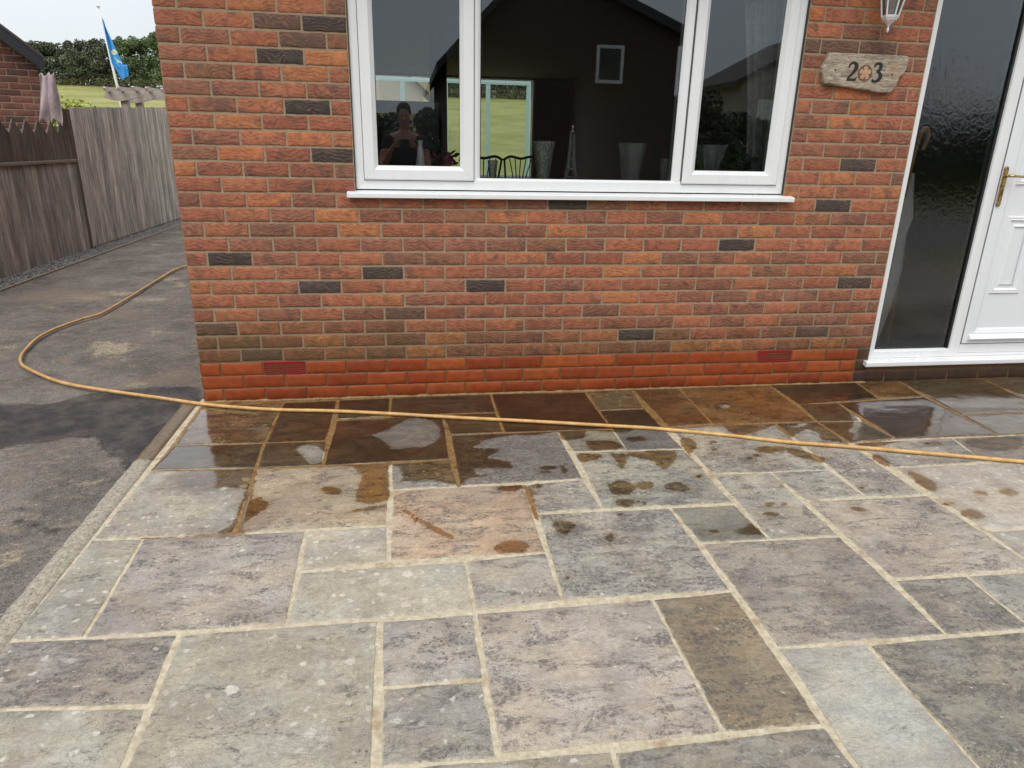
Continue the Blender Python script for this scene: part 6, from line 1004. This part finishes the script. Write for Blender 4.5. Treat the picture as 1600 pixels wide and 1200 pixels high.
for y in (0.0, .7):
    b = MB(); P = [(-.52, 2.02), (-.40, 1.985), (-.24, 1.975), (-.12, 2.0), (.05, 2.045), (.2, 2.05), (.4, 2.01), (.55, 1.975), (.9, 2.0)]; top = [(.9, 2.13), (.1, 2.16), (-.2, 2.13), (-.44, 2.13), (-.50, 2.09)]
    b.prism(P + top, y - .025, y + .025); b.obj('beam', M['grey_wood'], pg)
    for x in (-.22, 1.0): MB().box(x - .06, x + .06, y + .03, y + .13, 0, 2.10, .005).obj('post', M['grey_wood'], pg)
for x in (-.42, -.20, .03, .25, .5, .75):
    zt = 2.165 + .05 * (1 - abs(x - .1)); b = MB(); b.prism([(-.22, zt - .02), (-.20, zt - .07), (.95, zt - .07), (.95, zt), (-.20, zt + .0)], x - .02, x + .02, 'x'); b.obj('rafter', M['grey_wood'], pg)
fp = thing('flagpole', 'white flagpole with a drooping blue and yellow flag behind the fence', 'flagpole', (-7.95, 22, .2)); 
MB().tube([(0, 0, 0), (0, 0, 2.5), (-.22, 0, 4.98)], [.045, .04, .03], 10).obj('pole', simple('white_pole', (.7, .7, .7), .4, .04), fp, True)
MB().lathe([(.03, 0), (.06, .02), (.06, .05), (.02, .07)], (-.222, 0, 4.98), 12).obj('pole_cap', M['white_metal'], fp)
t = NT('flag_cloth'); mk = t.attr('mark'); t.bsdf(t.mix(t.mr(mk, -.006, .006), t.mul(srgb(52, 150, 222), t.mix(t.noise(3), (.8,) * 3, (1.2,) * 3)), t.mix(t.mr(mk, .05, .07), srgb(226, 222, 170), srgb(228, 226, 214))), .7, Sheen_Weight=.1); M['flag'] = t.m
nu_, nv_ = 30, 46; vs = []; mk = []
for j in range(nv_):
    v = j / (nv_ - 1)
    xl = -.13 - .22 * 0 + (.10) * v + (.20 * max(0, v - .72) / .28) ; wd = .02 + .46 * v ** 1.1 * (1 if v < .8 else 1 - (v - .8) * 2.9)
    for i in range(nu_):
        u = i / (nu_ - 1); x = xl + wd * u; z = 4.70 - 1.78 * v - .12 * u * (1 if v < .8 else -1)
        vs.append((x, -.05 - .05 * math.sin(u * 9 + v * 4), z)); mk.append((u, v, x, z))
mk = np.array(mk); MXY = mk[:, 2:4]
rose = np.maximum(.085 - np.hypot(MXY[:, 0] - .05, (MXY[:, 1] - 3.72) * 1), np.maximum(-np.abs((MXY[:, 1] - 3.50) + (MXY[:, 0] - .12) * .9) + .018 - np.maximum(0, np.abs(MXY[:, 0] - .13) - .10), -np.abs((MXY[:, 1] - 3.42) - (MXY[:, 0] - .12) * .5) + .02 - np.maximum(0, np.abs(MXY[:, 0] - .17) - .06)))
rose = np.where(np.hypot(MXY[:, 0] - .05, MXY[:, 1] - 3.72) < .03, -.03, rose)
idx = np.arange(nu_ * nv_).reshape(nv_, nu_)
fo = build('flag', vs, np.stack([idx[:-1, :-1].ravel(), idx[:-1, 1:].ravel(), idx[1:, 1:].ravel(), idx[1:, :-1].ravel()], 1), M['flag'], fp, smooth=True, attrs=dict(mark=rose))
# hedgerow trees along the crest (four shapes, copied)
def htree(name, label, seed, pale=False, tall=1.0, group='trees along the field hedge'):
    rg = random.Random(seed); o = thing(name, label, 'tree', (0, 0, 0), 0, group)
    cs = []
    for k in range(26):
        a = rg.uniform(0, 6.28); r = rg.uniform(0, 1.7); z = rg.uniform(.2, 2.35 * tall); cs.append(((r * math.cos(a), r * math.sin(a) * .8, z), (rg.uniform(.45, .85), rg.uniform(.45, .8), rg.uniform(.35, .65))))
    for k in range(22): cs.append(((rg.uniform(-1.6, 1.6), rg.uniform(-.8, .8), (2.55 + rg.uniform(-.1, .6)) * tall), (.34, .3, rg.uniform(.2, .45))))
    leafcloud(9500, cs, .085, rg).obj('crown', M['leaf_pale' if pale else 'leaf_hedge'], o)
    tr = MB(); tr.tube([(0, 0, -.3), (.05, 0, 1.2), (0, 0, 2.2 * tall)], [.16, .12, .05], 8)
    for k in range(4): a = k * 1.6; tr.tube([(0, 0, .8 + k * .2), (math.cos(a) * .9, math.sin(a) * .7, 1.9 * tall)], [.06, .02], 6)
    tr.obj('trunk', M['bark'], o); return o
protos = [htree('hedge_tree', 'x', 1), htree('hedge_tree', 'x', 2, tall=.85), htree('hedge_tree', 'x', 5, tall=.95), htree('hedge_tree', 'x', 8, True, 1.15)]
used = set(); rg = random.Random(12)
VISL = {}
def put_tree(pi, x, y, s, lab, grp='trees along the field hedge'):
    z = ter(x, y); rz = rg.uniform(0, 6.28)
    if pi not in used: o = protos[pi]; used.add(pi)
    else: o = copy_tree(protos[pi])
    o.location = (x, y, z - .15); o.rotation_euler = (0, 0, rz); o.scale = (s * rg.uniform(.95, 1.1), s, s * rg.uniform(.88, 1.08)); o['label'] = lab; o['group'] = grp
X = -29.5; k = 0
ORD = ['first', 'second', 'third', 'fourth', 'fifth', 'sixth', 'seventh', 'eighth', 'ninth', 'tenth', 'eleventh', 'twelfth', 'thirteenth']
names = {99: 'dark hedge tree at the left end of the field hedge, above the garage roof', 1: 'dark hedge tree second from the left in the field hedge', 2: 'dark hedge tree just left of the flagpole top', 3: 'dark hedge tree directly behind the flagpole', 4: 'dark hedge tree just right of the flag'}
while X < 26:
    vis = X < -15; seen = 3 < X < 14
    pi = 3 if (-20.6 < X < -17) else k % 3
    if vis: lab = '%s hedge tree from the left in the field hedge above the fence' % (ORD[min(k, 12)] + (' and paler green' if pi == 3 else ' dark'))
    else: lab = 'dark hedge tree on the field crest seen through the rear doors'
    put_tree(pi, X, 60 + rg.uniform(-.8, .8), 1.0 if pi < 3 else .98, lab); X += rg.uniform(1.15, 1.6); k += 1
for X, Y in [(-11 + 1.9 * q, -17.5) for q in range(8)] + [(9.2 + 1.9 * q, -17.5) for q in range(8)]:
    o = copy_tree(protos[k % 3], None, (X, Y + rg.uniform(-.4, .4), -.2), rg.uniform(0, 6.28), 'dark hedge tree across the road, mirrored in the window'); o['group'] = 'trees mirrored in the window'; s_ = rg.uniform(.85, 1.0); o.scale = (s_, s_, s_ * .92); k += 1
# long dry grass at the foot of the hedge
lg = leafcloud(9000, [((x, 58.2, ter(x, 58) + .25), (2.2, .7, .42)) for x in np.arange(-31, 26, 2.0)], .10, random.Random(6), .12)
t = NT('dry_grass'); t.bsdf(t.mix(t.noise(2, 4), (.16, .145, .05), (.28, .25, .10)), .9); M['dry'] = t.m
tag(lg.obj('long_grass', M['dry']), 'long dry grass under the hedge', 'grass', kind='stuff')

# ------------------------------------------------------------------ houses across the road (mirrored in the window)
M['render'] = simple('pale_render', srgb(170, 160, 150), .9, .05)
def block_brick():
    t = NT('opposite_brick'); b = t.n('TexBrick'); t.put(b.inputs['Vector'], t.scale(t.pos, (1, 1, 1)))
    mp = t.n('Mapping'); t.put(mp.inputs[0], t.pos); mp.inputs['Rotation'].default_value = (PI / 2, 0, 0); t.put(b.inputs['Vector'], mp.outputs[0])
    b.inputs['Scale'].default_value = 1; b.inputs['Brick Width'].default_value = .225; b.inputs['Row Height'].default_value = .075; b.inputs['Mortar Size'].default_value = .006
    t.put(b.inputs['Color1'], srgb(86, 58, 54)); t.put(b.inputs['Color2'], srgb(66, 48, 48)); t.put(b.inputs['Mortar'], srgb(88, 78, 72)); t.bsdf(b.outputs[0], .9); return t.m
M['opp'] = block_brick()
op = thing('opposite_bungalow', 'dark brick gabled bungalow across the road mirrored in the window', 'house', (0, 0, 0))
D = 13.0; m = MB(); m.prism([(2.15, -.1), (7.45, -.1), (7.45, 3.82), (4.09, 5.12), (2.15, 3.14)], -D - 8, -D); m.obj('wall', M['opp'], op)
m = MB(); m.prism([(7.75, 3.72), (4.09, 5.14), (1.88, 2.88), (1.88, 3.06), (4.09, 5.34), (7.75, 3.92)], -D - 8.2, -D + .25); m.obj('roof', M['black_board'], op)
m = MB(); m.add(*[([(x, -2 * D - y, z) for x, y, z in r[0]], r[1]) for r in [ring(5.52, 6.16, 2.78, 3.58, [(0, -D + .02 - .0), (0, -D - .05), (.07, -D - .05), (.07, -D + .02)])]][0]); wn = m.obj('window', M['upvc'], op)
MB().box(5.59, 6.09, -D + .012, -D + .02, 2.85, 3.51).obj('pane', simple('dark_glass', (.02, .022, .026), .05, 0, 1, 0), wn)
o2 = thing('distant_house', 'pale house down the road mirrored in the right casement', 'house', (0, 0, 0))
m = MB(); m.prism([(21.8, -.1), (33, -.1), (33, 5.2), (27.5, 8.2), (21.8, 5.4)], -48, -40); m.obj('wall', M['render'], o2)
m = MB(); m.prism([(21.3, 5.1), (27.5, 8.3), (33.5, 5.1), (33.5, 5.4), (27.5, 8.6), (21.3, 5.4)], -48.3, -39.7); m.obj('roof', M['tile'], o2)
for x in (23, 26, 29): MB().box(x, x + 1.2, -39.99, -39.95, 3.2, 4.4).obj('window', M['upvc'], o2)
ob = thing('outbuilding', 'pale garden building with a tan roof edge seen through the left casement', 'shed', (0, 0, 0)); M['tan'] = simple('tan_roof', srgb(150, 128, 100), .9, .1)
m = MB(); m.prism([(-1.0, -.1), (2.0, -.1), (2.0, 3.6), (.6, 4.75), (-1.0, 4.75)], 29, 33); m.obj('wall', M['render'], ob)
m = MB(); m.prism([(2.5, 3.25), (.6, 4.8), (-1.2, 4.8), (-1.2, 5.1), (.7, 5.1), (2.6, 3.5)], 28.6, 33.3); m.obj('roof', M['tan'], ob)
# ------------------------------------------------------------------ the photographer, seen only as a reflection in the window
M['skin'] = simple('skin', srgb(176, 122, 102), .55, .04, 20, .05); M['shirt'] = simple('dark_shirt', srgb(46, 32, 36), .9, .1, 30); M['jeans'] = simple('dark_trousers', srgb(40, 42, 54), .9, .1, 60); M['hair'] = simple('brown_hair', srgb(60, 44, 34), .8, .2, 80)
M['phone'] = simple('phone_case', (.01, .01, .012), .3, 0)
def skinned(name, nodes, edges, mat, parent, sub=2):
    me = bpy.data.meshes.new(name); me.from_pydata([n[:3] for n in nodes], edges, []); o = bpy.data.objects.new(name, me); C.objects.link(o)
    sm = o.modifiers.new('skin', 'SKIN'); sm.use_smooth_shade = True
    for v, n in zip(me.skin_vertices[0].data, nodes): v.radius = (n[3], n[4] if len(n) > 4 else n[3])
    me.skin_vertices[0].data[0].use_root = True
    o.modifiers.new('sub', 'SUBSURF').levels = sub; o.modifiers['sub'].render_levels = sub
    dg = bpy.context.evaluated_depsgraph_get(); dg.update(); m2 = bpy.data.meshes.new_from_object(o.evaluated_get(dg)); o.modifiers.clear(); o.data = m2; m2.materials.clear(); m2.materials.append(mat)
    o.parent = parent; return o
px_, py_ = 1.145, -4.30
ph = thing('person', 'person in a dark top holding a phone in both hands, mirrored in the window', 'person', (px_, py_, 0))
body = [(0, 0, .95, .15, .11), (0, 0, 1.12, .135, .10), (0, .01, 1.32, .165, .11), (0, .0, 1.44, .12, .085), (0, .01, 1.52, .05, .05), (0, .03, 1.60, .062, .07), (0, .03, 1.70, .072, .09), (0, .025, 1.76, .05, .06),
 (-.18, 0, 1.42, .062), (-.24, .10, 1.20, .050), (-.23, .20, 1.14, .042), (-.17, .30, 1.27, .034), (-.125, .385, 1.345, .026, .02),
 (.18, 0, 1.42, .062), (.24, .10, 1.20, .050), (.23, .20, 1.14, .042), (.17, .30, 1.27, .034), (.125, .385, 1.345, .026, .02),
 (-.10, 0, .86, .10), (-.11, .02, .50, .065), (-.115, 0, .28, .055), (-.12, -.02, .08, .042), (-.125, .10, .035, .04, .03),
 (.10, 0, .86, .10), (.11, .02, .50, .065), (.115, 0, .28, .055), (.12, -.02, .08, .042), (.125, .10, .035, .04, .03)]
be = [(0, 1), (1, 2), (2, 3), (3, 4), (4, 5), (5, 6), (6, 7), (3, 8), (8, 9), (9, 10), (10, 11), (11, 12), (3, 13), (13, 14), (14, 15), (15, 16), (16, 17), (0, 18), (18, 19), (19, 20), (20, 21), (21, 22), (0, 23), (23, 24), (24, 25), (25, 26), (26, 27)]
bo = skinned('body', body, be, M['skin'], ph)
sh = [(0, 0, 1.0, .155, .118), (0, 0, 1.12, .145, .11), (0, .01, 1.32, .175, .12), (0, 0, 1.44, .128, .095), (-.18, 0, 1.425, .072), (-.225, .06, 1.28, .062), (.18, 0, 1.425, .072), (.225, .06, 1.28, .062)]
skinned('shirt', sh, [(0, 1), (1, 2), (2, 3), (3, 4), (4, 5), (3, 6), (6, 7)], M['shirt'], ph)
tr = [(0, 0, .96, .158, .122), (-.10, 0, .86, .108), (-.11, .02, .50, .078), (-.12, 0, .12, .062), (.10, 0, .86, .108), (.11, .02, .50, .078), (.12, 0, .12, .062)]
skinned('trousers', tr, [(0, 1), (1, 2), (2, 3), (0, 4), (4, 5), (5, 6)], M['jeans'], ph)
h = MB(); h.lathe([(.001, .088), (.04, .080), (.068, .050), (.078, .01), (.078, -.02), (.072, -.04)], (0, .005, 1.72), 16, 1, 1.12); h.obj('hair', M['hair'], ph, True)
f = MB()
for sx in (-1, 1): f.lathe([(.001, -.008), (.008, 0), (.001, .008)], (sx * .03, .118, 1.665), 8)
f.obj('eyes', M['gasket'], ph)
f = MB(); f.prism([(.115, 1.655), (.142, 1.622), (.112, 1.615)], -.012, .012, 'x'); f.obj('nose', M['skin'], ph)
for sx in (-1, 1):
    nd = [(sx * .125, .385, 1.345, .024, .016), (sx * .098, .425, 1.368, .028, .014)]; ed = [(0, 1)]
    for q in range(4):
        b_ = len(nd); z = 1.345 + q * .018; nd += [(sx * .085, .445, z, .010), (sx * .082, .468, z + .006, .009), (sx * .058, .472, z + .010, .008), (sx * (.046 - (q % 2) * .006), .464, z + .011, .007)]; ed += [(1, b_), (b_, b_ + 1), (b_ + 1, b_ + 2), (b_ + 2, b_ + 3)]
    b_ = len(nd); nd += [(sx * .082, .418, 1.385, .011), (sx * .062, .428, 1.40, .009), (sx * .045, .436, 1.408, .008)]; ed += [(0, b_), (b_, b_ + 1), (b_ + 1, b_ + 2)]
    skinned('hand', nd, ed, M['skin'], ph, 1)
pb = MB().box(px_ - .078, px_ + .078, py_ + .448, py_ + .457, 1.352, 1.425, .003).obj('phone', M['phone']); tag(pb, 'black phone held level in both hands of the mirrored person', 'phone')
# render settings
sc.cycles.max_bounces = 12; sc.cycles.transparent_max_bounces = 16; sc.cycles.caustics_reflective = False; sc.cycles.caustics_refractive = False
